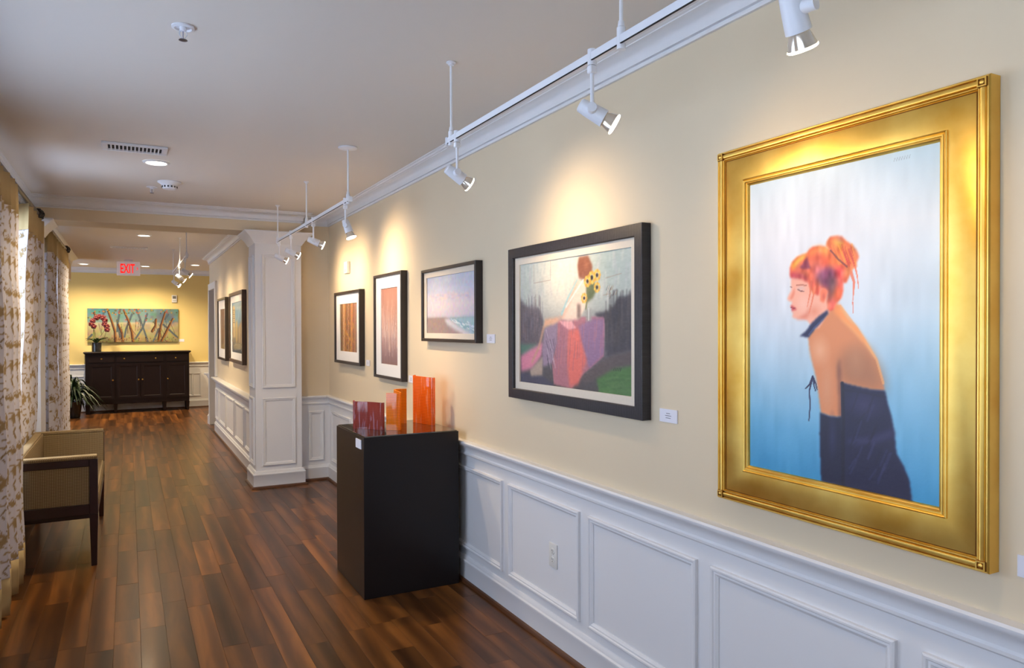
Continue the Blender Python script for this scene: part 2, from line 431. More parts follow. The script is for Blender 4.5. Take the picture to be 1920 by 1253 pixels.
# ------------------------------------------------------------------ the setting: floor
fl = MB(); fl.box(-0.95, 2.35, -3.1, 10.05, -0.12, -0.014); fl.box(-2.75, 2.35, 10.05, YE + 0.1, -0.12, -0.014)
floor = struct('floor', fl, M_BASEFLOOR, 'brown walnut plank floor running the length of the hallway', 'floor', False)
def plank_mesh(x0, x1, y0, y1, r):
    mb = MB(); z0, b = -0.013, 0.0007
    dz = (r * 7.3 % 1) * 0.0006
    lo = [(x0, y0), (x1, y0), (x1, y1), (x0, y1)]; hi = [(x0 + b, y0 + b), (x1 - b, y0 + b), (x1 - b, y1 - b), (x0 + b, y1 - b)]
    V = [mb.bm.verts.new((x, y, z0)) for x, y in lo] + [mb.bm.verts.new((x, y, -b * 1.2 - dz)) for x, y in lo] + [mb.bm.verts.new((x, y, -dz)) for x, y in hi]
    for k in range(4):
        j = (k + 1) % 4
        mb.bm.faces.new((V[k], V[j], V[4 + j], V[4 + k])); mb.bm.faces.new((V[4 + k], V[4 + j], V[8 + j], V[8 + k]))
    mb.bm.faces.new(V[8:12])
    return mb
planks = []; PW = 0.116
prnd = random.Random(3)
for i in range(44):
    x0 = -2.74 + i * PW; y = -3.05 - prnd.random() * 0.8
    while y < YE:
        ln = prnd.choice((0.34, 0.45, 0.6, 0.75, 0.9, 1.1, 1.3)) * prnd.uniform(0.9, 1.1)
        planks.append((x0, x0 + PW - 0.0002, max(y, -3.05), min(y + ln - 0.0002, YE), prnd.random())); y += ln
planks = [(p[0], p[1], max(p[2], 10.06), p[3], p[4]) if p[0] < -.95 else p for p in planks]
planks = [p for p in planks if p[3] - p[2] > 0.02]
def seen(p):
    x = (p[0] + p[1]) / 2; y = (p[2] + p[3]) / 2
    d = x * math.sin(YAW) + y * math.cos(YAW); c = x * math.cos(YAW) - y * math.sin(YAW)
    if d < 2.9 or x < XL or x > XW: return 0
    if x > 1.0 and y > 7.3: return 0
    px = 960 + 1360 * c / d; py = 620 + 1360 * EYE / d
    if px < -30 or px > 1150 or py > 1300: return 0
    return (p[1] - p[0]) * (p[3] - p[2]) / d ** 3
order = sorted(range(len(planks)), key=lambda k: -seen(planks[k]))
near = set(k for k in order[:300] if seen(planks[k]) > 0)
for k in order:
    if k not in near: continue
    p = planks[k]; me = plank_mesh(*p).mesh('plank', M_FLOOR, False)
    at = me.attributes.new('rnd', 'FLOAT', 'POINT'); at.data.foreach_set('value', [p[4]] * len(me.vertices))
    link(bpy.data.objects.new('plank', me), floor)
rv, rf, ra = [], [], []
for k, p in enumerate(planks):
    if k in near: continue
    x0, x1, y0, y1, r = p; b = 0.0007; n = len(rv)
    rv += [(x0, y0, -.0015), (x1, y0, -.0015), (x1, y1, -.0015), (x0, y1, -.0015), (x0 + b, y0 + b, 0), (x1 - b, y0 + b, 0), (x1 - b, y1 - b, 0), (x0 + b, y1 - b, 0)]
    rv += [(x0, y0, -.013), (x1, y0, -.013), (x1, y1, -.013), (x0, y1, -.013)]
    for q in range(4):
        j = (q + 1) % 4; rf += [(n + q, n + j, n + 4 + j, n + 4 + q), (n + 8 + q, n + 8 + j, n + j, n + q)]
    rf.append((n + 4, n + 5, n + 6, n + 7)); ra += [r] * 12
me = bpy.data.meshes.new('far_planks'); me.from_pydata(rv, [], rf); me.materials.append(M_FLOOR)
at = me.attributes.new('rnd', 'FLOAT', 'POINT'); at.data.foreach_set('value', ra)
fp = link(bpy.data.objects.new('far_planks', me), floor); fp['kind'] = 'stuff'

# ------------------------------------------------------------------ ceiling and walls
struct('ceiling', MB().box(-0.95, 2.35, -3.1, 10.05, ZC, ZC + 0.12).box(-2.75, 2.35, 10.05, YE + 0.1, ZC, ZC + 0.12), M_CEIL, 'flat off white ceiling over the hallway', 'ceiling', False)
RAIL = 0.85
def wall2(mb, x0, x1, y0, y1, split=0.80, z0=0.0, z1=ZC):
    mb.box(x0, x1, y0, y1, z0, split, mi=1); mb.box(x0, x1, y0, y1, split, z1, mi=0); return mb
wr = wall2(MB(), XW, XW + 0.15, -3.0, 7.38); 
wall_right = struct('wall_right', wr, [M_WALL, M_WHITE], 'long cream gallery wall with white panelled wainscot below', 'wall', False)
wall_return = struct('wall_return', wall2(MB(), 1.5, XW + 0.15, 7.38, 7.65), [M_WALL, M_WHITE], 'narrow cream wall between the white column and the gallery wall', 'wall', False)
YO0, YO1 = 11.57, 12.42
fw = MB()
fw.box(XF, XF + 0.16, 7.65, YO0, 0, 0.80, mi=1); fw.box(XF + 0.02, XF + 0.16, 7.65, YO0, 0.80, ZC, mi=0)
fw.box(XF + 0.02, XF + 0.16, YO0, YO1, 2.14, ZC, mi=0)
fw.box(XF, XF + 0.16, YO1, 12.62, 0, 0.80, mi=1); fw.box(XF + 0.02, XF + 0.16, YO1, 12.62, 0.80, ZC, mi=0)
wall_far = struct('wall_corridor', fw, [M_WALL, M_WHITE], 'cream corridor wall with a white half height ledge beyond the column', 'wall', False)
struct('wall_side_room', MB().box(2.2, 2.35, 7.65, YE, 0, ZC), M_WALL, 'plain wall of the side passage past the doorway', 'wall', False)
struct('wall_side_room_front', MB().box(1.95, 2.35, 7.5, 7.65, 0, ZC), M_WALL, 'short plain wall closing the side passage', 'wall', False)
wall_end = struct('wall_end', wall2(MB(), -2.75, 2.35, YE, YE + 0.15), [M_ENDWALL, M_WHITE], 'end wall tinted lamplight yellow behind the dark sideboard', 'wall', False)
struct('wall_back', MB().box(-0.95, XW + 0.15, -3.15, -3.0, 0, ZC), M_WALL, 'plain cream wall facing the distant sideboard', 'wall', False)
wl = MB(); edges = [-3.0] + [v for w in WINDOWS for v in w] + [10.2]
for k in range(0, len(edges), 2):
    wl.box(XL - 0.15, XL, edges[k], edges[k + 1], 0, ZC)
for a, b in WINDOWS:
    wl.box(XL - 0.15, XL, a, b, 0, WZ[0]); wl.box(XL - 0.15, XL, a, b, WZ[1], ZC)
wl.box(XL - 0.15, XL, 10.2, 13.5, 2.30, ZC)
wall_left = struct('wall_left', wl, M_WALL, 'cream window wall hung with patterned curtains', 'wall', False)
struct('wall_alcove', MB().box(-2.75, -2.6, 10.05, ALCOVE[0], 0, ZC).box(-2.75, -2.6, ALCOVE[1], YE, 0, ZC).box(-2.75, -2.6, *ALCOVE, 0, WZ[0]).box(-2.75, -2.6, *ALCOVE, WZ[1], ZC), M_WALL, 'plain wall of the side alcove by the window wall', 'wall', False)
struct('wall_alcove_front', MB().box(-2.6, XL - 0.15, 10.05, 10.2, 0, ZC), M_WALL, 'short plain wall closing the side alcove', 'wall', False)
struct('bounce_ground', MB().box(-30, -2.78, -20, 32, -0.5, -0.25).box(-2.78, -0.97, -20, 10.04, -0.5, -0.25), mat('bounce_ground_tint', (186, 200, 218), 0.9, noise=.06, nscale=1.5), 'unseen pale ground added to bounce daylight through the windows', 'bounce_ground', False)  # unseen ground, added to bounce bluish light up to the ceiling
# dropped beam and the two panelled columns that carry it
struct('ceiling_beam', MB().box(XL, 1.5, 7.25, 7.65, 2.455, ZC), [M_WALL], 'cream dropped beam crossing the hallway between the columns', 'beam', False)

PANEL = [(0, 0), (0, .013), (.005, .016), (.011, .015), (.015, .010), (.022, .011), (.028, .006), (.032, .004), (.032, 0)]
def panel(parent, m, w, h):
    o = MB().rect_frame(w, h, PANEL).build('panel_moulding', M_WHITE, parent)
    o.matrix_world = m; return o
CROWN = [(0, -.096), (.012, -.096), (.014, -.091), (.013, -.085), (.008, -.083), (.008, -.079), (.020, -.077), (.021, -.070), (.017, -.068), (.019, -.055), (.026, -.043), (.038, -.032), (.054, -.025), (.070, -.022), (.070, -.018), (.082, -.016), (.086, -.011), (.086, -.007), (.098, -.005), (.10, 0), (0, 0)]
CHAIR = [(0, .762), (.010, .762), (.016, .768), (.017, .777), (.011, .784), (.013, .800), (.022, .816), (.034, .826), (.040, .833), (.041, .842), (.036, .849), (0, .850)]
BASE = [(0, 0.0), (.018, 0.0), (.018, .112), (.021, .118), (.020, .126), (.013, .132), (.012, .142), (.006, .152), (0, .154)]
SHOE = [(.019, .0003), (.036, .0003), (.035, .010), (.030, .018), (.019, .021)]
def prof_z(p, dz): return [(a, b + dz) for a, b in p]
# the gallery wall: travel so that the room lies to the left
path_r = [(XW, -3.0), (XW, 7.38), (1.5, 7.38)]
def trim(n, path, prof, label, m=M_WHITE, cat='moulding', name=None):
    return struct(name or 'trim_%d' % n, MB().sweep(path, prof), m, label, cat)
trim(1, path_r, CHAIR, 'white chair rail moulding along the cream gallery wall')
trim(2, [(XW, -3.0), (XW, 7.38), (1.5, 7.38), (1.5, 7.25), (XL, 7.25), (XL, -3.0)], prof_z(CROWN, ZC), 'white crown moulding around the gallery ceiling before the beam')
trim(0, path_r, BASE, 'tall white baseboard along the gallery wall', name='baseboard_right', cat='baseboard')
trim(3, path_r, SHOE, 'brown shoe moulding at the foot of the gallery baseboard', M_SHOE)
for k in range(-2, 5):
    y1 = 4.205 - 0.765 * (4 - k) + 0.0; 
    panel(wall_right, on_right(y1 - 0.345, 0.447), 0.69, 0.498)
for y0, y1 in ((4.28, 4.97), (5.045, 5.735), (5.81, 6.5), (6.575, 7.265)):
    panel(wall_right, on_right((y0 + y1) / 2, 0.447), y1 - y0, 0.498)
panel(wall_return, on_end(1.668, 0.447, 7.38), 0.15, 0.498)

def column(name, x0, x1, label, side):
    c = tag(MB().box(x0, x1, 7.25, 7.65, 0, 2.455).build(name, M_WHITE, None, False), label, 'column', None, 'structure')
    cap = [(0, -.115), (.010, -.115), (.014, -.104), (.022, -.096), (.028, -.084), (.042, -.066), (.066, -.042), (.080, -.032), (.088, -.022), (.096, -.018), (.105, -.010), (.105, 0), (0, 0)]
    pth = [(x1, 7.42), (x1, 7.25), (x0, 7.25), (x0, 7.65)] if side > 0 else [(x1, 7.65), (x1, 7.25), (x0, 7.25)]
    if side > 0: pth = [(x1, 7.38), (x1, 7.25), (x0, 7.25), (x0, 7.65)]
    MB().sweep(pth, prof_z(cap, 2.455)).build('capital', M_WHITE, c)
    MB().sweep(pth, [(o * 1.5, z * 1.08) for o, z in BASE]).build('column_base', M_WHITE, c)
    MB().sweep(pth, [(o + .010, z) for o, z in SHOE]).build('shoe_moulding', M_SHOE, c)
    w = x1 - x0 - 0.12; cx = (x0 + x1) / 2
    if w > 0.05:
        panel(c, on_end(cx, 0.535, 7.25), w, 0.65); panel(c, on_end(cx, 1.595, 7.25), w, 1.28)
    if side > 0:
        panel(c, on_right(7.45, 0.535, x0), 0.26, 0.65); panel(c, on_right(7.45, 1.595, x0), 0.26, 1.28)
    return c
column('column', 1.07, 1.5, 'white panelled square column at the corner of the gallery wall', 1)
column('column', XL, -0.655, 'shallow white pilaster between the two curtained windows', -1)

# far corridor: ledge, base, crown, doorway casing
LEDGE = [(0, .735), (.012, .735), (.018, .745), (.018, .758), (.032, .772), (.034, .786), (.060, .790), (.062, .806), (.058, .812), (-.02, .812), (-.02, .80), (0, .80)]
trim(4, [(XF, 7.66), (XF, YO0)], LEDGE, 'white projecting ledge along the corridor wall', cat='ledge')
trim(5, [(XF, YO1 + .1), (XF, 12.62), (XF + .16, 12.62)], LEDGE, 'short white ledge beyond the corridor doorway', cat='ledge')
trim(6, [(XF, 7.66), (XF, YO0)], BASE, 'white baseboard under the corridor ledge', cat='baseboard', name='baseboard_corridor')
trim(7, [(XF, 7.66), (XF, YO0)], SHOE, 'brown shoe moulding along the corridor wall', M_SHOE)
trim(8, [(XF, YO1 + .1), (XF, 12.62), (XF + .16, 12.62)], BASE, 'short white baseboard beyond the corridor doorway', cat='baseboard')
trim(9, [(XF + .02, 7.65), (XF + .02, 12.62), (2.2, 12.62)], prof_z(CROWN, ZC), 'white crown moulding along the corridor wall')
trim(10, [(2.2, YE), (-2.6, YE)], prof_z(CROWN, ZC), 'white crown moulding across the lamplit yellow end wall')
trim(11, [(XL, 13.5), (XL, 7.65)], prof_z(CROWN, ZC), 'white crown moulding over the window past the pilaster')
trim(12, [(2.2, YE), (-2.6, YE)], prof_z(CHAIR, 0.03), 'white chair rail across the lamplit yellow end wall')
trim(13, [(2.2, YE), (-2.6, YE)], BASE, 'white baseboard across the end wall', cat='baseboard', name='baseboard_end')
trim(14, [(2.2, YE), (-2.6, YE)], SHOE, 'brown shoe moulding at the end wall', M_SHOE)
trim(15, [(XL, 10.2), (XL, 7.65)], BASE, 'white baseboard under the window past the pilaster', cat='baseboard', name='baseboard_left')
trim(16, [(XL, 7.25), (XL, -3.0)], BASE, 'white baseboard under the windows by the loveseat', cat='baseboard')
for k, x in enumerate((-1.55, -0.95, -0.3, 0.3, 0.87, 1.22, 1.75)):
    w = 0.5 if k < 5 else (0.17 if k == 5 else 0.4)
    panel(wall_end, on_end(x if k != 5 else 1.165, 0.44, YE), w, 0.45)
for y0, y1 in ((7.75, 8.45), (8.55, 9.3), (9.4, 10.15), (10.25, 11.0), (11.1, 11.5)):
    panel(wall_far, on_right((y0 + y1) / 2, 0.43, XF), y1 - y0, 0.44)
cs = MB()
cs.box(XF - .012, XF + .172, YO1 - .015, YO1 + .09, 0.0, 2.125, .004); cs.box(XF - .012, XF + .172, YO0 - .09, YO0 + .015, 0.82, 2.125, .004); cs.box(XF - .012, XF + .172, YO0 - .09, YO1 + .09, 2.125, 2.23, .004)
cs.box(XF + .002, XF + .172, YO0 - .03, YO0 + .015, 0, 0.82)
struct('door_1', cs, M_WHITE, 'white cased doorway opening in the corridor wall', 'doorway')

# windows
for k, (a, b) in enumerate(WINDOWS + [ALCOVE]):
    XL_ = XL; XL = XL if k < 4 else -2.6
    lab = ['tall white window farthest from the sideboard', 'tall white window nearest the painting of the seated woman', 'tall white window behind the loveseat', 'tall white window beyond the shallow pilaster', 'wide white window in the side alcove'][k]
    w = MB(); X0 = XL - 0.12
    w.box(X0, X0 + .05, a, a + .06, *WZ); w.box(X0, X0 + .05, b - .06, b, *WZ); w.box(X0, X0 + .05, a, b, WZ[1] - .07, WZ[1]); w.box(X0, X0 + .05, a, b, WZ[0], WZ[0] + .08)
    w.box(X0 - .005, X0 + .055, a + .06, b - .06, 1.50, 1.55)
    win = struct('window_%d' % (k + 1), w, M_WHITE, lab, 'window', False)
    MB().box(XL, XL + .022, a - .09, a, WZ[0] - .02, WZ[1] + .09, .003).build('casing', M_WHITE, win); MB().box(XL, XL + .022, b, b + .09, WZ[0] - .02, WZ[1] + .09, .003).build('casing', M_WHITE, win)
    MB().box(XL, XL + .026, a - .1, b + .1, WZ[1], WZ[1] + .095, .003).build('casing', M_WHITE, win)
    MB().box(XL - .10, XL + .05, a - .11, b + .11, WZ[0] - .035, WZ[0], .004).build('window_sill', M_WHITE, win)
    MB().box(X0 + .02, X0 + .026, a + .06, b - .06, WZ[0] + .08, 1.50).build('pane', M_PANE, win, False); MB().box(X0 + .02, X0 + .026, a + .06, b - .06, 1.55, WZ[1] - .07).build('pane', M_PANE, win, False)
    XL = XL_

# ------------------------------------------------------------------ pictures
FIG = {
    'skin': [(0.496,0.572),(0.541,0.560),(0.572,0.526),(0.627,0.490),(0.681,0.443),(0.721,0.398),(0.750,0.342),(0.757,0.309),(0.698,0.308),(0.626,0.314),(0.546,0.323),(0.550,0.268),(0.552,0.216),(0.494,0.213),(0.438,0.221),(0.422,0.291),(0.409,0.336),(0.389,0.382),(0.375,0.420),(0.366,0.459),(0.382,0.478),(0.430,0.501),(0.463,0.535)],
    'arm_shade': [(0.546,0.323),(0.552,0.216),(0.533,0.215),(0.532,0.281),(0.525,0.370),(0.538,0.401),(0.543,0.364)],
    'back_shade': [(0.527,0.400),(0.590,0.431),(0.675,0.432),(0.733,0.377),(0.757,0.309),(0.626,0.314),(0.546,0.323)],
    'back_light': [(0.541,0.560),(0.572,0.526),(0.627,0.490),(0.681,0.443),(0.721,0.398),(0.710,0.404),(0.663,0.447),(0.603,0.486),(0.553,0.516),(0.522,0.549)],
    'dress': [(0.546,0.323),(0.626,0.314),(0.698,0.308),(0.760,0.309),(0.772,0.273),(0.788,0.240),(0.803,0.192),(0.812,0.131),(0.842,0.100),(0.869,0.062),(0.882,-0.001),(0.787,-0.004),(0.673,-0.002),(0.538,-0.001),(0.551,0.105),(0.552,0.216)],
    'glove': [(0.435,0.221),(0.494,0.212),(0.552,0.216),(0.557,0.105),(0.551,-0.001),(0.440,0.001),(0.434,0.093),(0.431,0.154)],
    'dress_mid': [(0.576,0.148),(0.697,0.166),(0.799,0.199),(0.802,0.178),(0.697,0.148),(0.589,0.134)],
    'collar': [(0.474,0.549),(0.477,0.536),(0.439,0.511),(0.404,0.488),(0.371,0.462),(0.315,0.464),(0.355,0.482),(0.382,0.505),(0.423,0.528)],
    'tie1': [(0.392,0.336),(0.374,0.308),(0.351,0.294)], 'tie2': [(0.392,0.336),(0.409,0.313),(0.417,0.294)],
    'tie3': [(0.390,0.328),(0.373,0.288),(0.378,0.242),(0.371,0.191)], 'tie4': [(0.398,0.328),(0.398,0.309),(0.408,0.290)],
}
HEAD = {
    'face': [(0.269,0.658),(0.264,0.637),(0.268,0.618),(0.255,0.604),(0.243,0.590),(0.254,0.581),(0.274,0.579),(0.266,0.569),(0.267,0.561),(0.275,0.555),(0.270,0.546),(0.278,0.540),(0.273,0.529),(0.290,0.522),(0.328,0.521),(0.358,0.518),(0.377,0.503),(0.424,0.490),(0.486,0.545),(0.486,0.622),(0.375,0.654)],
    'hair': [(0.263,0.659),(0.257,0.674),(0.259,0.692),(0.271,0.710),(0.303,0.727),(0.359,0.736),(0.372,0.747),(0.394,0.753),(0.432,0.754),(0.466,0.747),(0.511,0.725),(0.546,0.681),(0.558,0.650),(0.555,0.605),(0.546,0.583),(0.528,0.572),(0.504,0.548),(0.477,0.545),(0.471,0.576),(0.477,0.601),(0.468,0.615),(0.437,0.618),(0.425,0.595),(0.393,0.603),(0.371,0.625),(0.367,0.640),(0.329,0.652),(0.293,0.657)],
    'bun': [(0.464,0.752),(0.469,0.766),(0.484,0.778),(0.517,0.780),(0.550,0.775),(0.570,0.759),(0.604,0.744),(0.627,0.724),(0.634,0.706),(0.621,0.688),(0.627,0.679),(0.604,0.672),(0.591,0.655),(0.572,0.631),(0.555,0.629),(0.534,0.665),(0.511,0.711),(0.484,0.737)],
    'hairlight': [(0.270,0.703),(0.303,0.723),(0.356,0.732),(0.343,0.717),(0.316,0.708),(0.290,0.691),(0.276,0.680)],
    'hairlight2': [(0.372,0.744),(0.426,0.753),(0.475,0.743),(0.505,0.718),(0.463,0.728),(0.413,0.734),(0.375,0.722)],
    'bunlight': [(0.487,0.765),(0.517,0.771),(0.553,0.760),(0.558,0.742),(0.535,0.741),(0.499,0.753)],
    'ribbon': [(0.316,0.690),(0.362,0.723),(0.365,0.709),(0.381,0.683),(0.342,0.683)],
    'hairdark': [(0.413,0.653),(0.450,0.679),(0.487,0.688),(0.511,0.669),(0.522,0.634),(0.510,0.607),(0.486,0.576),(0.474,0.594),(0.477,0.611),(0.450,0.623),(0.425,0.631)],
    'hairmauve': [(0.381,0.700),(0.450,0.690),(0.487,0.677),(0.444,0.651),(0.412,0.638),(0.381,0.665)],
    'bangs': [(0.263,0.674),(0.310,0.671),(0.362,0.658),(0.365,0.640),(0.329,0.653),(0.269,0.659)],
    'ear': [(0.437,0.616),(0.459,0.618),(0.475,0.608),(0.468,0.591),(0.453,0.572),(0.434,0.577),(0.431,0.599)],
    'strand1': [(0.595,0.662),(0.611,0.631),(0.607,0.597),(0.604,0.573)], 'strand2': [(0.615,0.681),(0.627,0.647),(0.633,0.611)],
    'strand3': [(0.604,0.570),(0.607,0.536)], 'strand4': [(0.384,0.647),(0.377,0.604),(0.361,0.561)], 'strand5': [(0.406,0.624),(0.387,0.575),(0.371,0.539)],
    'neckhair': [(0.504,0.551),(0.528,0.572),(0.546,0.551),(0.580,0.519),(0.626,0.492),(0.681,0.439),(0.659,0.449),(0.603,0.489),(0.557,0.513),(0.510,0.537)],
    'eye': [(0.306,0.619),(0.322,0.613),(0.342,0.611)], 'brow': [(0.299,0.633),(0.322,0.634),(0.355,0.630)], 'eye2': [(0.262,0.629),(0.271,0.627)],
    'lips': [(0.263,0.567),(0.279,0.564),(0.302,0.553),(0.285,0.551),(0.270,0.549),(0.269,0.555)],
    'noseshade': [(0.288,0.628),(0.276,0.610),(0.259,0.591),(0.269,0.585),(0.286,0.599)],
    'jaw': [(0.289,0.522),(0.358,0.520),(0.371,0.532),(0.374,0.561),(0.355,0.543),(0.315,0.527)],
}
GARDEN = {
    'hairb': [(0.583,0.990),(0.660,0.987),(0.696,0.911),(0.691,0.859),(0.636,0.812),(0.582,0.830),(0.570,0.925)],
    'dress': [(0.453,0.623),(0.566,0.818),(0.658,0.797),(0.672,0.666),(0.580,0.525),(0.485,0.514),(0.428,0.528)],
    'strap': [(0.428,0.569),(0.486,0.689),(0.566,0.818)], 'strap2': [(0.469,0.622),(0.550,0.726),(0.620,0.814)],
    'legs': [(0.386,0.542),(0.264,0.531),(0.246,0.460),(0.403,0.515)],
    'leaf': [(0.643,0.772),(0.703,0.794),(0.739,0.752),(0.702,0.678),(0.650,0.641)],
    'bottle': [(0.642,0.596),(0.686,0.595),(0.689,0.511),(0.641,0.511)], 'bottle2': [(0.565,0.638),(0.596,0.637),(0.596,0.525),(0.565,0.526)],
    'cloth': [(0.386,0.515),(0.485,0.541),(0.671,0.543),(0.786,0.535),(0.793,0.459),(0.784,0.259),(0.623,0.122),(0.514,0.000),(0.350,0.017),(0.333,0.182),(0.385,0.350)],
    'clothpink': [(0.403,0.515),(0.517,0.513),(0.556,0.460),(0.493,0.446),(0.428,0.487)],
    'clothred': [(0.493,0.446),(0.580,0.459),(0.610,0.329),(0.646,0.227),(0.577,0.040),(0.498,0.012),(0.475,0.204)],
    'clothpurple': [(0.564,0.460),(0.671,0.524),(0.789,0.528),(0.784,0.272),(0.668,0.164),(0.625,0.303)],
    'dark': [(0.708,0.562),(0.842,0.583),(0.897,0.673),(1.01,0.679),(1.01,0.317),(0.812,0.260),(0.793,0.484)],
    'darkleft': [(-0.011,0.716),(0.078,0.637),(0.210,0.625),(0.246,0.517),(0.246,0.375),(0.172,0.287),(-0.001,0.340)],
    'green': [(0.726,0.092),(0.865,0.178),(1.01,0.211),(1.01,-0.01),(0.754,-0.01)], 'greenL': [(-0.001,0.318),(0.173,0.330),(0.227,0.303),(0.009,0.221)],
    'brown': [(0.593,0.093),(0.756,0.220),(0.866,0.275),(1.01,0.305),(1.01,0.211),(0.865,0.171),(0.733,0.093),(0.638,0.046)],
    'pinkL': [(0.003,0.221),(0.116,0.285),(0.246,0.346),(0.227,0.232),(0.135,0.126),(0.009,0.088)],
    'feet': [(0.106,0.110),(0.245,0.233),(0.236,0.077),(0.116,0.060)],
    'skirt': [(0.264,0.460),(0.386,0.515),(0.385,0.350),(0.342,0.182),(0.245,0.148),(0.236,0.289)],
    'bottomdark': [(0.003,0.080),(0.227,0.076),(0.350,0.017),(0.350,-0.010),(0.003,-0.013)],
}
def paint_woman():
    c = Canvas(270, 392, 1.454); c.vgrad([(0, (62, 150, 200)), (0.15, (100, 172, 212)), (0.35, (150, 196, 222)), (0.55, (196, 216, 230)), (0.8, (218, 226, 232)), (1, (184, 208, 220))])
    c.blob(0.25, 0.70, 0.75, 0.55, (234, 232, 236), 0.85, 1.0)
    c.noise(40, 12, 2.5); c.noise(8, 10, 3)
    F, H = FIG, HEAD
    c.poly(F['skin'], (222, 142, 92), 1); c.poly(F['back_shade'], (172, 116, 80), 8, 0.9); c.poly(F['arm_shade'], (120, 74, 60), 2, 0.8)
    c.blob(0.43, 0.42, 0.07, 0.06, (240, 178, 138), 0.8, 1); c.blob(0.47, 0.30, 0.045, 0.12, (222, 158, 118), 0.6, 1); c.blob(0.62, 0.40, 0.06, 0.07, (198, 140, 100), 0.6, 1)
    c.poly(F['back_light'], (248, 196, 130), 2, 0.9); c.stroke([(0.541, 0.56), (0.627, 0.49), (0.721, 0.398), (0.752, 0.33)], 0.014, (244, 176, 110), 0.7)
    c.poly(F['dress'], (30, 28, 62), 1); c.poly(F['glove'], (27, 26, 56), 1)
    c.blob(0.66, 0.26, 0.11, 0.05, (62, 54, 96), 0.7, 1); c.poly(F['dress_mid'], (72, 66, 112), 3, 0.6); c.blob(0.50, 0.15, 0.03, 0.09, (52, 50, 90), 0.6, 1)
    c.stroke([(0.552, 0.32), (0.556, 0.2), (0.556, 0.0)], 0.022, (22, 18, 42), 0.8); c.stroke([(0.56, 0.30), (0.65, 0.298), (0.76, 0.29)], 0.012, (26, 22, 52), 0.5)
    for k in range(26):
        u = 0.58 + 0.18 * rng.random(); v = 0.02 + 0.24 * rng.random(); c.stroke([(u, v), (u + 0.03, v + 0.02 + 0.05 * rng.random())], 0.012, (58, 54, 98) if k % 2 else (26, 24, 52), 0.35)
    for k in ('tie1', 'tie2', 'tie3', 'tie4'): c.stroke(F[k], 0.011, (44, 40, 76), 1, 0.008)
    c.poly(H['face'], (246, 178, 152), 1); c.poly(H['jaw'], (226, 130, 104), 2, 0.8); c.poly(H['noseshade'], (236, 132, 104), 1, 0.8)
    c.blob(0.34, 0.57, 0.05, 0.04, (250, 196, 176), 0.8, 1); c.blob(0.40, 0.545, 0.05, 0.03, (232, 140, 108), 0.7, 1); c.blob(0.325, 0.622, 0.035, 0.012, (222, 190, 184), 0.8, 1)
    c.stroke(H['eye'], 0.007, (140, 84, 80), 0.9); c.stroke(H['brow'], 0.009, (196, 116, 96), 0.8); c.stroke(H['eye2'], 0.006, (150, 90, 86), 0.8); c.poly(H['lips'], (206, 62, 66), 1)
    c.stroke([(0.264, 0.560), (0.290, 0.557)], 0.004, (120, 30, 40), 0.9)
    c.poly(H['hair'], (232, 104, 66), 1); c.poly(H['bun'], (236, 112, 66), 1); c.poly(H['hairmauve'], (206, 98, 90), 4, 0.9); c.poly(H['hairdark'], (112, 62, 84), 3, 0.9)
    c.poly(H['hairlight'], (255, 190, 70), 2, 0.95); c.poly(H['hairlight2'], (252, 160, 74), 3, 0.8); c.poly(H['bunlight'], (255, 190, 60), 3, 0.9); c.poly(H['bangs'], (196, 66, 74), 2, 0.8)
    c.poly(H['ribbon'], (130, 48, 74), 1, 0.9); c.poly(H['ear'], (246, 128, 90), 1); c.blob(0.452, 0.592, 0.012, 0.016, (214, 88, 66), 0.7, 1)
    c.poly(H['neckhair'], (248, 152, 84), 2, 0.85)
    for a, w in (('strand1', .02), ('strand2', .012), ('strand3', .006), ('strand4', .016), ('strand5', .012)): c.stroke(H[a], w, (236, 120, 84), 0.85, 0.004)
    hm = np.clip(c.polymask(H['hair'], 1) + c.polymask(H['bun'], 1), 0, 1)
    c.noise(60, 50, 13, True, hm); c.noise(26, 30, 10, False, hm)
    for k in range(18):
        t = rng.random(); c.stroke([(0.49 + 0.11 * t, 0.75 - 0.05 * t * rng.random()), (0.53 + 0.09 * t, 0.70 - 0.02 * rng.random())], 0.008, (206, 70, 56) if k % 2 else (250, 160, 60), 0.5)
    c.stroke([(0.49, 0.735), (0.53, 0.705), (0.575, 0.68)], 0.010, (120, 60, 60), 0.8)
    c.poly(F['collar'], (34, 38, 76), 1); c.stroke([(0.45, 0.52), (0.40, 0.492), (0.37, 0.47)], 0.010, (84, 96, 140), 0.6)
    for k in range(7): c.stroke([(0.80 + 0.011 * k, 0.972), (0.803 + 0.011 * k, 0.980)], 0.004, (120, 132, 142), 0.5)
    return c
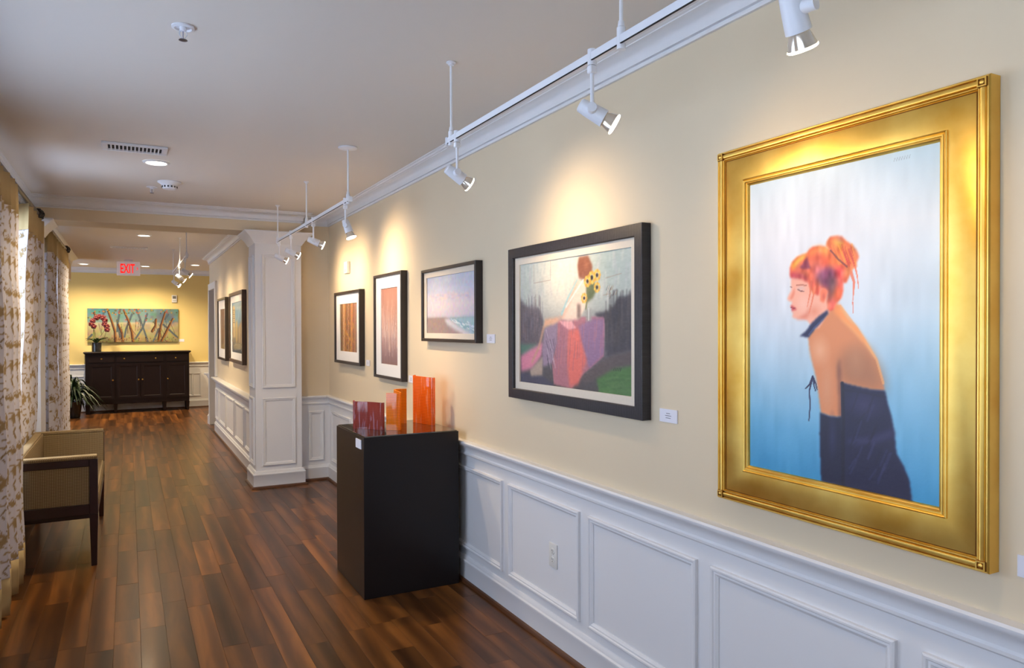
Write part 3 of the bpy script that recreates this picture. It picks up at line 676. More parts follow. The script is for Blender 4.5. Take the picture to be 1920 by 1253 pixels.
def paint_garden():
    c = Canvas(320, 205, 0.64); c.vgrad([(0, (74, 70, 72)), (0.3, (98, 94, 98)), (0.5, (140, 140, 138)), (0.62, (172, 178, 172)), (1, (190, 200, 194))])
    G = GARDEN
    c.blob(0.40, 0.85, 0.36, 0.5, (238, 228, 208), 0.95, 1.0); c.blob(0.03, 0.85, 0.14, 0.4, (184, 194, 184), 0.8, 1); c.blob(0.85, 0.9, 0.28, 0.35, (156, 174, 172), 0.9, 1)
    for k in range(150):
        u = rng.random(); v = 0.62 + 0.4 * rng.random(); c.stroke([(u, v), (u + 0.01 * rng.standard_normal(), v + 0.10)], 0.03, [(206, 212, 204), (160, 178, 176), (226, 220, 204), (190, 180, 190)][k % 4], 0.22, 0.02, 1.0)
    c.poly(G['darkleft'], (92, 82, 88), 3, 0.9); c.poly(G['dark'], (66, 64, 72), 2); c.poly(G['brown'], (90, 80, 80), 2); c.poly(G['green'], (76, 116, 64), 2); c.poly(G['greenL'], (84, 120, 104), 2)
    for k in range(70):
        u = 0.02 + 0.22 * rng.random(); v = 0.36 + 0.3 * rng.random(); c.stroke([(u, v), (u, v + 0.08)], 0.022, [(110, 90, 86), (70, 70, 84), (140, 120, 124), (120, 116, 128)][k % 4], 0.4, 0.012, 1.0)
        u = 0.80 + 0.2 * rng.random(); v = 0.30 + 0.3 * rng.random(); c.stroke([(u, v), (u, v + 0.12)], 0.03, [(50, 50, 58), (86, 80, 84), (66, 60, 60)][k % 3], 0.4, 0.02, 1.0)
        u = 0.60 + 0.4 * rng.random(); v = 0.12 * rng.random(); c.stroke([(u, v), (u + 0.08, v + 0.02)], 0.024, [(86, 128, 70), (66, 100, 60), (104, 134, 84)][k % 3], 0.35 if u > .74 else 0.0, 0.02, 1.0)
    c.poly(G['bottomdark'], (70, 70, 88), 2); c.poly(G['pinkL'], (212, 130, 152), 3); c.poly(G['feet'], (172, 152, 136), 2); c.poly(G['skirt'], (150, 128, 148), 2)
    c.poly(G['cloth'], (172, 112, 122), 1); c.poly(G['clothpurple'], (142, 110, 142), 2); c.poly(G['clothred'], (222, 112, 100), 3); c.poly(G['clothpink'], (236, 172, 174), 1)
    for k in range(60):
        u = 0.36 + 0.42 * rng.random(); v = 0.10 + 0.34 * rng.random()
        if v > 0.1 + 1.0 * max(0, u - 0.60): c.stroke([(u, v), (u + 0.008, v + 0.12)], 0.018, [(190, 120, 128), (150, 100, 130), (214, 120, 110), (120, 92, 116)][k % 4], 0.30, 0.01, 1.0)
    c.poly(G['legs'], (222, 172, 136), 2); c.stroke([(0.25, 0.46), (0.20, 0.30), (0.13, 0.18)], 0.035, (196, 150, 124), 0.8, 0.03, .8)
    c.poly(G['dress'], (234, 210, 190), 2); c.poly(G['hairb'], (140, 84, 60), 2); c.blob(0.645, 0.92, 0.03, 0.06, (176, 112, 80), 0.6, 1)
    c.stroke([(0.56, 0.80), (0.50, 0.66), (0.44, 0.55), (0.34, 0.50)], 0.05, (228, 176, 146), 0.6, 0.04, .9)
    c.stroke(G['strap'], 0.026, (158, 200, 204), 0.85, 0.018, .8); c.stroke(G['strap2'], 0.02, (216, 228, 222), 0.85, 0.014, .8)
    c.poly(G['leaf'], (98, 108, 74), 2); c.stroke([(0.688, 0.82), (0.658, 0.72), (0.642, 0.6)], 0.035, (112, 118, 80), 0.9, 0.02, .8)
    c.poly(G['bottle'], (152, 152, 148), 2); c.poly(G['bottle2'], (140, 118, 108), 2); c.stroke([(0.665, 0.60), (0.664, 0.52)], 0.012, (206, 210, 206), 0.7)
    for (u, v, r) in ((0.691, 0.824, 1), (0.733, 0.837, .9), (0.733, 0.750, .8), (0.627, 0.679, .8), (0.655, 0.80, .9)):
        for q in range(9): c.blob(u + .024 * r * math.cos(q * .7), v + .036 * r * math.sin(q * .7), 0.014 * r, 0.02 * r, (234, 194, 84) if q % 2 else (214, 160, 60), 0.9, 0.6)
        c.blob(u, v, 0.014 * r, 0.02 * r, (52, 38, 36), 1, 0.5)
    for k in range(22):
        u = 0.27 + 0.09 * rng.random(); v = 0.16 + 0.3 * rng.random(); c.stroke([(u, v), (u + 0.02, v - 0.07)], 0.010, [(70, 62, 78), (206, 196, 206), (110, 90, 110)][k % 3], 0.6, 0.005, .9)
    for k in range(14):
        u = 0.80 + 0.08 * rng.random(); v = 0.66 + 0.08 * rng.random(); c.stroke([(u, v), (u + 0.012, v + 0.03)], 0.008, [(150, 120, 90), (90, 80, 80)][k % 2], 0.7, 0.004, .9)
    for u0, v0, u1, v1 in ((0.15, 0.98, 0.15, 0.83), (0.15, 0.83, 0.32, 0.84), (0.32, 0.84, 0.32, 1.0), (0.78, 0.69, 0.84, 0.70), (0.80, 0.81, 0.92, 0.83)): c.stroke([(u0, v0), (u1, v1)], 0.006, (150, 124, 108), 0.6, None, .9)
    for k in range(5): c.stroke([(0.86 + 0.012 * k, 0.165), (0.866 + 0.012 * k, 0.185)], 0.005, (30, 40, 36), 0.9)
    c.noise(60, 100, 3); return c
def paint_sea():
    c = Canvas(170, 90, 0.484); c.vgrad([(0, (150, 130, 132)), (0.26, (150, 142, 146)), (0.285, (196, 190, 204)), (0.5, (214, 204, 212)), (0.75, (192, 196, 216)), (1, (176, 186, 208))])
    for k in range(60):
        u = 0.05 + 0.85 * rng.random(); v = 0.58 + 0.12 * rng.random() * (1 - abs(u - .45)); c.blob(u, v, 0.06, 0.03, (232, 204, 200) if k % 3 else (176, 176, 204), 0.45, 1)
    for k in range(30): c.blob(rng.random(), 0.75 + 0.25 * rng.random(), 0.1, 0.05, (180, 190, 214) if k % 2 else (212, 212, 224), 0.3, 1)
    c.poly([(0.45, 0.275), (1.01, 0.285), (1.01, -0.01), (0.9, -0.01), (0.7, 0.1), (0.52, 0.22)], (150, 182, 196), 2)
    c.poly([(0.0, 0.27), (0.45, 0.275), (0.42, 0.2), (0.38, 0.14), (0.48, 0.05), (0.45, -0.01), (0, -0.01)], (156, 136, 132), 2)
    c.poly([(0.38, 0.25), (0.5, 0.25), (0.62, 0.16), (0.78, 0.07), (0.95, -0.01), (0.78, -0.01), (0.60, 0.07), (0.46, 0.15)], (206, 206, 216), 2, 0.9)
    for k in range(60):
        t = rng.random(); u = 0.5 + 0.5 * t; v = 0.25 - 0.18 * t + 0.05 * rng.standard_normal() * t; c.stroke([(u, v), (u + 0.04, v - 0.02)], 0.012, (226, 232, 238) if k % 2 else (112, 156, 178), 0.6)
    c.noise(40, 24, 4, False); return c
def paint_reeds():
    c = Canvas(90, 140, 1.55); c.vgrad([(0, (134, 100, 96)), (0.12, (150, 116, 116)), (0.4, (196, 164, 156)), (0.65, (186, 142, 128)), (1, (160, 112, 100))])
    for k in range(110):
        u = rng.random(); v = 0.1 + 0.5 * rng.random(); l = 0.12 + 0.3 * rng.random(); s = (u - 0.35) * 0.35
        c.stroke([(u, v), (u + s * l, v + l)], 0.012 + 0.02 * rng.random(), [(236, 206, 192), (204, 150, 130), (164, 112, 108), (222, 212, 216), (236, 186, 156)][k % 5], 0.55, 0.004)
    for k in range(14): c.stroke([(k / 13, 0.05), (k / 13 + 0.02, 0.35)], 0.02, (130, 104, 122), 0.35)
    c.noise(50, 6, 4); return c
def paint_amber():
    c = Canvas(90, 90, 0.8, (120, 84, 56))
    for k in range(70):
        u = rng.random(); c.stroke([(u, 0), (u + 0.02, 1)], 0.02 + 0.03 * rng.random(), [(206, 130, 60), (120, 76, 60), (240, 190, 120), (90, 66, 56), (186, 110, 76), (150, 120, 120)][k % 6], 0.55)
    for u in (0.22, 0.47): 
        for v in np.linspace(0, 1, 26): c.blob(u + 0.012 * rng.standard_normal(), v, 0.022, 0.03, (250, 232, 206), 0.8, 1)
    for k in range(26): c.blob(0.3 + 0.5 * rng.random(), rng.random() * 0.6, 0.05, 0.06, (236, 170, 60), 0.5, 1)
    c.poly([(0.86, 0), (1.01, 0), (1.01, 1), (0.86, 1)], (140, 120, 124), 2, 0.7); c.poly([(-.01, 0), (0.13, 0), (0.13, 1), (-.01, 1)], (104, 82, 52), 2, 0.7)
    c.noise(40, 60, 9, False); return c
def paint_trunk():
    c = Canvas(60, 90, 1.3); c.vgrad([(0, (70, 58, 44)), (0.3, (130, 98, 66)), (1, (120, 84, 62))])
    for k in range(40): u = rng.random(); c.stroke([(u, 0), (u + .03, 1)], 0.04, [(150, 108, 76), (90, 62, 46), (176, 130, 84)][k % 3], 0.5)
    c.stroke([(0.25, 0), (0.3, 0.45)], 0.08, (40, 34, 32), 0.9); c.noise(30, 30, 8); return c
def paint_tower():
    c = Canvas(90, 110, 1.25); c.vgrad([(0, (70, 76, 84)), (0.2, (120, 110, 96)), (0.45, (150, 140, 110)), (0.6, (120, 150, 170)), (1, (110, 152, 182))])
    c.poly([(0.02, 0.3), (0.02, 0.92), (0.16, 0.95), (0.28, 0.86), (0.28, 0.3)], (200, 172, 120), 1)
    for v in np.linspace(0.6, 0.85, 7): c.stroke([(0.06, v), (0.22, v)], 0.022, (104, 84, 66), 0.8)
    c.poly([(0.35, 0.2), (0.35, 0.6), (0.5, 0.66), (0.5, 0.2)], (196, 166, 96), 2); c.poly([(0.6, 0.2), (0.62, 0.5), (0.9, 0.62), (1, 0.6), (1, 0.2)], (176, 148, 110), 2)
    for k in range(30): u = rng.random(); c.stroke([(u, 0.2), (u + .03, 0.5)], 0.03, [(150, 110, 60), (210, 190, 130), (86, 84, 84)][k % 3], 0.4)
    for k in range(30): u = 0.3 + 0.7 * rng.random(); c.stroke([(u, 0.6 + .1 * rng.random()), (u + .15, 0.9)], 0.02, (176, 200, 214), 0.35)
    for k in range(40): u = rng.random(); v = 0.2 * rng.random(); c.stroke([(u, v), (u + .1, v)], 0.02, (140, 146, 150) if k % 2 else (50, 52, 58), 0.5)
    return c
def paint_birches():
    c = Canvas(230, 90, 0.375); c.vgrad([(0, (176, 160, 100)), (0.2, (190, 176, 124)), (0.5, (206, 196, 150)), (0.58, (206, 200, 170)), (0.6, (150, 176, 172)), (1, (116, 160, 166))])
    c.blob(0.15, 0.95, 0.18, 0.3, (70, 150, 176), 0.9, 1); c.blob(0.85, 0.75, 0.2, 0.35, (84, 110, 128), 0.8, 1); c.noise(30, 12, 10, False)
    P = lambda x, y: ((x - 125) / 1630, (697 - y) / 610)
    grey = [((700, 90), (650, 350), (640, 500)), ((985, 95), (1060, 300), (1190, 690)), ((1180, 180), (1100, 430), (960, 650)), ((905, 190), (800, 450), (770, 600)), ((430, 110), (390, 220)), ((1390, 460), (1290, 690)), ((1480, 380), (1740, 620)), ((200, 560), (130, 640)), ((1570, 190), (1500, 280)), ((640, 300), (690, 600))]
    for t in grey: c.stroke([P(*p) for p in t], 0.028, (86, 104, 120), 0.9, 0.024); 
    brown = [((470, 90), (540, 300), (600, 500), (610, 690)), ((760, 120), (850, 330), (900, 520), (920, 690)), ((1510, 150), (1430, 400), (1380, 690)), ((1650, 270), (1560, 450), (1440, 690)), ((660, 380), (720, 520), (740, 690)), ((1340, 280), (1330, 400), (1270, 500)), ((240, 170), (300, 280))]
    for t in brown:
        c.stroke([P(*p) for p in t], 0.026, (86, 50, 38), 1, 0.036); c.stroke([P(p[0] + 12, p[1]) for p in t], 0.011, (206, 136, 48), 0.8, 0.014)
    for k in range(26):
        x = 130 + 1600 * rng.random(); y0 = 250 + 200 * rng.random(); c.stroke([P(x, y0), P(x + 60 * rng.standard_normal(), y0 + 200)], 0.007, (90, 66, 56), 0.7)
    for k in range(70):
        x = 130 + 1620 * rng.random(); y = 90 + (90 if k % 3 else 250) * rng.random(); c.blob(*P(x, y), 0.011, 0.028, [(120, 124, 50), (214, 170, 50), (90, 84, 44), (226, 120, 50), (200, 70, 60)][k % 5], 0.9, 0.5)
    for k in range(120):
        x = 130 + 1620 * rng.random(); y = 610 + 85 * rng.random(); c.blob(*P(x, y), 0.007, 0.02, [(110, 36, 40), (214, 160, 130), (80, 40, 40), (190, 150, 60)][k % 4], 0.8, 0.5)
    c.a = c.a * .74; return c

def hang(label, m, w, h, fw, depth, fmat, cv, art, art_z, pm, liner=None, matboard=False, group=None, prof=None, name='framed_painting'):
    """frame, optional liner or mat board, backing, picture; local plane of the wall"""
    t = thing(name, label, 'painting' if pm is M_PAINT else 'picture', m, group)
    p = prof or [(0, .002), (0, depth), (.002, depth + .002), (fw - .003, depth + .002), (fw, depth - .001), (fw, art_z - .004), (fw - .004, .004), (0, .002)]
    MB().rect_frame(w, h, p).build('frame', fmat, t)
    MB().box(-w / 2 + .008, w / 2 - .008, -h / 2 + .008, h / 2 - .008, .003, art_z - .006).build('backing_board', M_DARKFRAME, t, False)
    aw, ah = art
    if liner:
        lw = w - 2 * fw; lh = h - 2 * fw; a = (lw - aw) / 2; b = (lh - ah) / 2
        mb = MB(); zt = art_z + .008; zi = art_z + .001
        o = [mb.bm.verts.new((sx * lw / 2, sy * lh / 2, zt)) for sx, sy in ((-1, -1), (1, -1), (1, 1), (-1, 1))]
        i = [mb.bm.verts.new((sx * aw / 2, sy * ah / 2, zt - .002)) for sx, sy in ((-1, -1), (1, -1), (1, 1), (-1, 1))]
        q = [mb.bm.verts.new((sx * aw / 2, sy * ah / 2, zi - .004)) for sx, sy in ((-1, -1), (1, -1), (1, 1), (-1, 1))]
        for A, B in ((o, i), (i, q)):
            for k in range(4): mb.bm.faces.new((A[k], A[(k + 1) % 4], B[(k + 1) % 4], B[k]))
        mb.build('mat_board' if matboard else 'liner', M_MATBOARD if matboard else liner, t)
    canvas_object('canvas' if pm is M_PAINT else 'print', cv, aw + .004, ah + .004, art_z - .001, pm, t)
    return t

# the tall gold frame: reeded outer edge, wide flat panel, stepped inner edge, corner blocks
GW, GH = 0.876, 1.160
gp = thing('framed_painting', 'large gold framed painting of a red haired woman in a dark dress', 'painting', on_right(1.404, 1.534))
MB().rect_frame(GW, GH, [(0, .002), (0, .040), (.003, .044), (.006, .044), (.008, .040), (.011, .0445), (.016, .046), (.021, .0445), (.0235, .038), (.0255, .041), (.028, .041), (.030, .036), (.030, .02), (0, .002)]).build('outer_moulding', M_GOLD, gp)
MB().rect_frame(GW - .06, GH - .06, [(0, .01), (0, .034), (.004, .036), (.0945, .030), (.0945, .01)]).build('frame_panel', M_GOLD, gp)
MB().rect_frame(GW - .249, GH - .249, [(-.020, .028), (-.020, .035), (-.017, .037), (-.014, .034), (-.011, .037), (-.008, .037), (-.006, .033), (-.003, .034), (0, .031), (.003, .026), (.003, .02)]).build('inner_moulding', M_GOLD, gp)
MB().rect_frame(GW - .0475, GH - .0475, [(0, .036), (0, .0392), (.0016, .0392), (.0016, .036)]).build('antique_line', M_GOLDDARK, gp)
MB().rect_frame(GW - .0155, GH - .0155, [(0, .038), (0, .0412), (.0016, .0412), (.0016, .038)]).build('antique_line', M_GOLDDARK, gp)
MB().rect_frame(GW - .064, GH - .064, [(0, .034), (0, .0366), (.0025, .0366), (.0025, .034)]).build('antique_line', M_GOLDDARK, gp)
for sx in (-1, 1):
    for sy in (-1, 1):
        x = sx * (GW / 2 - .0165); y = sy * (GH / 2 - .0165)
        mb = MB(); mb.box(x - .0115, x + .0115, y - .0115, y + .0115, .030, .0475, .001)
        cb = mb.build('corner_block', M_GOLDDARK, gp)
        MB().rect_frame(.021, .021, [(0, .046), (0, .0495), (.003, .0495), (.003, .046)], x, y).build('corner_edge', M_GOLD, cb)
        MB().sphere((x, y, .047), .0065, sz=.6).build('corner_boss', M_GOLD, cb)
MB().box(-GW / 2 + .004, GW / 2 - .004, -GH / 2 + .004, GH / 2 - .004, .003, .016).build('backing_board', M_GOLD, gp, False)
canvas_object('canvas', paint_woman(), GW - .249, GH - .249, .024, M_PAINT, gp)

hang('wide black framed painting of a figure at a table with sunflowers', on_right(2.805, 1.5515), 1.117, 0.769, .050, .044, M_BLACKFRAME, paint_garden(), (0.937, 0.598), .022, M_PAINT, liner=M_LINER)
hang('black framed seascape painting of a beach under pale clouds', on_right(4.199, 1.6785), 0.872, 0.476, .020, .046, M_DARKFRAME, paint_sea(), (0.76, 0.368), .024, M_PAINT, liner=M_LINER)
hang('tall black framed print of reddish reeds with white mat', on_right(5.378, 1.543), 0.677, 0.814, .022, .046, M_DARKFRAME, paint_reeds(), (0.40, 0.59), .024, M_PRINT, liner=M_MATBOARD, matboard=True, name='framed_print')
hang('black framed print of amber vertical streaks beside the corner', on_right(6.552, 1.534), 0.865, 0.665, .026, .046, M_DARKFRAME, paint_amber(), (0.58, 0.441), .024, M_PRINT, liner=M_MATBOARD, matboard=True, name='framed_print')
hang('black framed print of brown trunks on the corridor wall', on_right(10.54, 1.522, XF + .02), 0.92, 0.835, .03, .046, M_DARKFRAME, paint_trunk(), (0.5, 0.54), .024, M_PRINT, liner=M_MATBOARD, matboard=True, name='framed_print')
hang('brown framed print of a golden tower against blue sky', on_right(9.075, 1.54, XF + .02), 1.18, 0.84, .04, .046, M_BROWNFRAME, paint_tower(), (0.86, 0.60), .024, M_PRINT, liner=M_MATBOARD, matboard=True, name='framed_print')
bt = thing('canvas_painting', 'wide unframed canvas of autumn birch trees above the sideboard', 'painting', on_end(0.095, 1.59))
MB().box(-.755, .755, -.312, .312, .002, .034, .002).build('canvas_body', mat('canvas_edge', (96, 110, 96), 0.8, noise=.25, nscale=12), bt)
canvas_object('canvas', paint_birches(), 1.508, .622, .0346, M_PAINT, bt)

# title cards
def card(label, m, w=.10, h=.05, lines=3):
    t = thing('title_card', label, 'card', m)
    MB().box(-w / 2, w / 2, -h / 2, h / 2, .0005, .005, .0006).build('card', M_CARD, t, False)
    for k in range(lines):
        l = w * (.22, .34, .28)[k % 3]
        MB().box(-l / 2, l / 2, h * (.18 - .17 * k) - .0012, h * (.18 - .17 * k) + .0012, .005, .0053).build('printed_line', M_INK, t, False)
    return t
card('white title card beside the sunflower table painting', on_right(2.141, 1.195))
card('white title card beside the seascape painting', on_right(3.655, 1.468))
card('white title card beside the gold framed painting', on_right(.875, .982))
card('white title card beside the reed print', on_right(4.955, 1.16))
card('white title card beside the amber streak print', on_right(6.02, 1.232))
card('white title card beside the tower print', on_right(9.82, 1.145, XF + .02), lines=0)
card('white title card beside the birch canvas', on_end(.905, 1.30), lines=0)

# ------------------------------------------------------------------ wall fittings
t = thing('wall_outlet', 'white duplex outlet in a wainscot panel of the gallery wall', 'outlet', on_right(2.984, .433))
MB().box(-.036, .036, -.058, .058, .0005, .006, .002, seg=2).build('cover_plate', M_PLASTIC, t)
for s in (-1, 1):
    so = MB().lathe([(0, .0085), (.014, .0085), (.0165, .006), (.0165, .005)], (0, s * .0205, 0), 20).build('socket', M_PLASTIC, t)
    mb = MB()
    for x in (-.006, .006): mb.box(x - .0012, x + .0012, s * .0205 - .001, s * .0205 + .008, .008, .0088)
    mb.lathe([(0, .0089), (.0024, .0088), (.0024, .008)], (0, s * .0205 - .007, 0), 10); mb.build('socket_slots', M_SLOT, so, False)
MB().lathe([(0, .0078), (.003, .0072), (.003, .005)], (0, 0, 0), 12).build('screw', M_FIX, t)
t = thing('wall_sensor', 'small white sensor box high on the gallery wall', 'sensor', on_right(6.63, 2.087))
MB().box(-.055, .055, -.055, .055, .0005, .032, .006, seg=2).build('housing', M_PLASTIC, t); MB().box(-.03, .03, -.045, -.015, .032, .034, .001).build('sensor_window', mat('sensor_grey', (196, 190, 184), .4), t)
t = thing('thermostat', 'small white wall control beside the birch canvas', 'thermostat', on_end(.785, 2.10))
MB().box(-.045, .045, -.07, .07, .0005, .028, .005, seg=2).build('housing', M_PLASTIC, t); MB().box(-.03, .03, .0, .05, .028, .030, .001).build('display', mat('display_grey', (120, 120, 116), .3), t)
for k in range(3): MB().box(-.028 + .021 * k, -.014 + .021 * k, -.045, -.03, .028, .031, .001).build('button', mat('button_grey', (160, 158, 152), .4), t)

# ------------------------------------------------------------------ pedestal with glass
ped = thing('display_pedestal', 'dark espresso box pedestal holding glass sculptures', 'pedestal', Matrix.Translation((1.4525, 4.28, 0)))
MB().box(-.2895, .2895, -.30, .30, 0, .912, .0015).build('pedestal_box', M_BLACK, ped)
MB().box(-.282, .282, -.2925, .2925, .912, .918, .001).build('mirror_top', M_MIRROR, ped)
c = card('small white card on the side of the dark pedestal', on_right(4.075, .868, 1.163), .105, .052, 0)
def sculpture(label, m, pts, h, tilt, th=.009):
    """wavy upright sheet of art glass: plan curve in world XY, height h"""
    P = [Vector(p) for p in pts]; Q = []
    for i in range(len(P) - 1):          # Catmull-Rom
        p0 = P[max(i - 1, 0)]; p1 = P[i]; p2 = P[i + 1]; p3 = P[min(i + 2, len(P) - 1)]
        for k in range(8):
            s = k / 8; Q.append(.5 * ((2 * p1) + (-p0 + p2) * s + (2 * p0 - 5 * p1 + 4 * p2 - p3) * s * s + (-p0 + 3 * p1 - 3 * p2 + p3) * s ** 3))
    Q.append(P[-1]); c0 = sum(Q, Vector((0, 0))) / len(Q)
    o = MB(); L = []; R = []
    for i, q in enumerate(Q):
        d = (Q[min(i + 1, len(Q) - 1)] - Q[max(i - 1, 0)]).normalized(); n = Vector((-d.y, d.x)) * th / 2; s = i / (len(Q) - 1)
        top = h * (1 + tilt * (s - .5)); a = q - c0
        L.append((o.bm.verts.new((a.x + n.x, a.y + n.y, 0)), o.bm.verts.new((a.x + n.x, a.y + n.y, top))))
        R.append((o.bm.verts.new((a.x - n.x, a.y - n.y, 0)), o.bm.verts.new((a.x - n.x, a.y - n.y, top))))
    for i in range(len(Q) - 1):
        o.bm.faces.new((L[i][0], L[i + 1][0], L[i + 1][1], L[i][1])); o.bm.faces.new((R[i + 1][0], R[i][0], R[i][1], R[i + 1][1]))
        o.bm.faces.new((L[i][1], L[i + 1][1], R[i + 1][1], R[i][1])); o.bm.faces.new((L[i + 1][0], L[i][0], R[i][0], R[i + 1][0]))
    for i in (0, -1): o.bm.faces.new((L[i][0], L[i][1], R[i][1], R[i][0]))
    ob = o.build('glass_sculpture', m); ob.location = (c0.x, c0.y, .9185)
    return tag(ob, label, 'sculpture')
G_PURPLE = glass_art_mat('plum_art_glass', (224, 160, 156), (178, 88, 80), 50, (214, 186, 214))
G_AMBER = glass_art_mat('amber_art_glass', (255, 204, 100), (252, 166, 40), 32, (255, 182, 80))
G_ORANGE = glass_art_mat('orange_art_glass', (255, 186, 110), (255, 140, 52), 32, (255, 184, 140))
sculpture('low plum coloured wavy glass sheet on the dark pedestal', G_PURPLE, [(1.225, 4.40), (1.213, 4.352), (1.235, 4.318), (1.275, 4.285), (1.31, 4.235), (1.333, 4.196), (1.352, 4.20)], .165, -.02)
sculpture('amber wavy glass sheet of middle height on the dark pedestal', G_AMBER, [(1.362, 4.185), (1.39, 4.165), (1.425, 4.142), (1.455, 4.20), (1.468, 4.30), (1.485, 4.40), (1.52, 4.432), (1.572, 4.418)], .222, 0)
sculpture('tall orange wavy glass sheet on the dark pedestal', G_ORANGE, [(1.652, 4.475), (1.632, 4.452), (1.640, 4.41), (1.658, 4.34), (1.677, 4.275), (1.695, 4.262), (1.712, 4.29)], .300, -.03)

# ------------------------------------------------------------------ track lighting
XT, ZT0, ZT1 = 1.21, 2.310, 2.336
def track(label, x, y0, y1, stems, canopy_at=None):
    t = thing('lighting_track', label, 'track', Matrix.Translation((x, (y0 + y1) / 2, 0)))
    oy = (y0 + y1) / 2
    MB().box(-.010, .010, y0 - oy, y1 - oy, ZT0 + .003, ZT1, .001).build('rail', M_FIX, t)
    MB().box(-.0102, -.006, y0 - oy, y1 - oy, ZT0 + .0005, ZT0 + .003).build('conductor_strip', M_SLOT, t, False)
    for e in (y0, y1): MB().box(-.013, .013, e - oy - .006, e - oy + .006, ZT0 - .003, ZT1 + .003, .001).build('end_cap', M_FIX, t)
    for y in stems:
        s = MB().cyl((0, y - oy, ZT1 - .004), (0, y - oy, ZC - .002), .0055, n=12).build('stem', M_FIX, t)
        big = canopy_at is not None and abs(y - canopy_at) < .01
        MB().lathe([(0, 0), (.058 if big else .020, 0), (.060 if big else .021, -.004), (.055 if big else .012, -.010 if big else -.008), (.012, -.014), (.0, -.018)], (0, y - oy, ZC - .0005), 24).build('canopy', M_FIX, s)
        MB().cyl((0, y - oy, ZT0 - .012), (0, y - oy, ZT1 + .022), .0125, n=16).build('track_clip', M_FIX, s)
        MB().cyl((0, y - oy, ZT1 + .024), (0, y - oy, ZT1 + .040), .010, .008, n=16).build('clip_collar', M_FIX, s)
    return t
track('white ceiling track above the gold framed painting', XT, -1.2, 2.86, (-.9, .4, 1.637, 2.83))
track('white ceiling track ending in front of the panelled column', XT, 4.41, 6.86, (4.455, 5.64, 6.845), 4.455)
track('white ceiling track in the corridor past the beam', .57, 8.62, 11.4, (8.70, 9.84, 11.34))
SPOT_W = 16.0
def spotlight(label, x, y, target, watts=SPOT_W, stem=.135, group=None, blend=1.0, cone=125):
    t = thing('track_spotlight', label, 'spotlight', Matrix.Translation((x, y, ZT0)), group)
    MB().cyl((0, 0, -.010), (0, 0, .036), .0135, n=16).build('track_adapter', M_FIX, t)
    MB().box(-.012, .012, -.011, .011, -.034, -.011, .003).build('adapter_block', M_FIX, t)
    MB().cyl((0, 0, -.034), (0, 0, -stem), .0058, n=12).build('stem', M_FIX, t)
    piv = Vector((0, 0, -stem)); d = (Vector(target) - Vector((x, y, ZT0 - stem))).normalized()
    side = Vector((-d.y, d.x, 0)).normalized() if abs(d.z) < .99 else Vector((1, 0, 0))
    MB().cyl(piv - side * .014, piv + side * .014, .014, n=20).build('knuckle', M_FIX, t)
    c = piv + side * .034 - d * .012
    h = MB().lathe([(0, -.030), (.017, -.030), (.021, -.026), (.0235, .0), (.0265, .052), (.0265, .056), (.0235, .056), (.022, .040), (0, .038)], c, 24, d).build('housing', M_FIX, t)
    MB().cyl(piv + side * .010, piv + side * .026, .0095, n=14).build('pivot', M_FIX, t)
    MB().lathe([(.012, .040), (.017, .050), (.024, .066), (.030, .086), (.031, .090)], c, 24, d).build('reflector', M_REFLECT, t)
    ln = MB().lathe([(.031, .088), (.0315, .091), (.028, .0935), (0, .0955)], c, 24, d).build('lamp_lens', M_LENS, t)
    L = bpy.data.lights.new('lamp_light', 'SPOT'); L.energy = watts; L.color = WARM; L.spot_size = math.radians(cone); L.spot_blend = blend; L.shadow_soft_size = .025
    lo = link(bpy.data.objects.new('lamp_light', L), t); lo.location = c + d * .10; lo.rotation_euler = d.to_track_quat('-Z', 'Y').to_euler()
    return t
spotlight('white spotlight hung straight above the gold framed painting', XT, 1.01, (1.80, 1.15, 1.15), 8)
spotlight('white spotlight aimed at the gold frame from beside its track stem', XT, 1.78, (1.80, 1.40, 1.75), 6.5)
spotlight('white spotlight aimed at the sunflower table painting', XT, 2.77, (1.80, 2.72, 1.82), 18)
spotlight('white spotlight aimed down at the glass on the pedestal', XT, 4.52, (1.56, 4.30, 1.05), 36)
spotlight('white spotlight aimed at the reed print', XT, 5.41, (1.80, 5.30, 1.92), 32)
spotlight('white spotlight aimed at the amber streak print', XT, 6.24, (1.80, 6.25, 1.90), 27)
spotlight('white spotlight at the end of the track before the column', XT, 6.78, (1.80, 6.70, 1.90), 25)
spotlight('white spotlight on the corridor track nearest the beam', .57, 8.95, (1.15, 8.95, 1.75), 10)
spotlight('white spotlight in the middle of the corridor track', .57, 9.95, (1.15, 10.0, 1.75), 10)
spotlight('white spotlight on the corridor track end nearest the exit sign', .57, 11.2, (1.15, 11.0, 1.75), 10)

# ------------------------------------------------------------------ ceiling fittings
def downlight(label, x, y, watts=14, r=.085):
    t = thing('recessed_downlight', label, 'downlight', Matrix.Translation((x, y, ZC)))
    MB().lathe([(r - .022, -.002), (r - .020, -.010), (r - .012, -.011), (r, -.004), (r, -.0005)], (0, 0, 0), 32).build('trim_ring', M_FIX, t)
    MB().lathe([(0, -.005), (r - .021, -.005), (r - .021, -.001)], (0, 0, 0), 32).build('lamp_lens', M_DOWN, t)
    L = bpy.data.lights.new('lamp_light', 'SPOT'); L.energy = watts; L.color = DOWNC; L.spot_size = math.radians(150); L.spot_blend = .9; L.shadow_soft_size = .06
    lo = link(bpy.data.objects.new('lamp_light', L), t); lo.location = (0, 0, -.03)
    return t
downlight('round lit downlight beside the long slotted ceiling vent', .174, 5.44, 110)
downlight('round lit downlight in the corridor ceiling past the beam', .174, 9.75, 150)
downlight('round lit downlight over the window end of the sideboard', -.67, 14.5, 150)
downlight('round lit downlight over the middle of the sideboard', .28, 14.56, 150)
downlight('round lit downlight by the corridor doorway', 1.05, 13.9, 110)
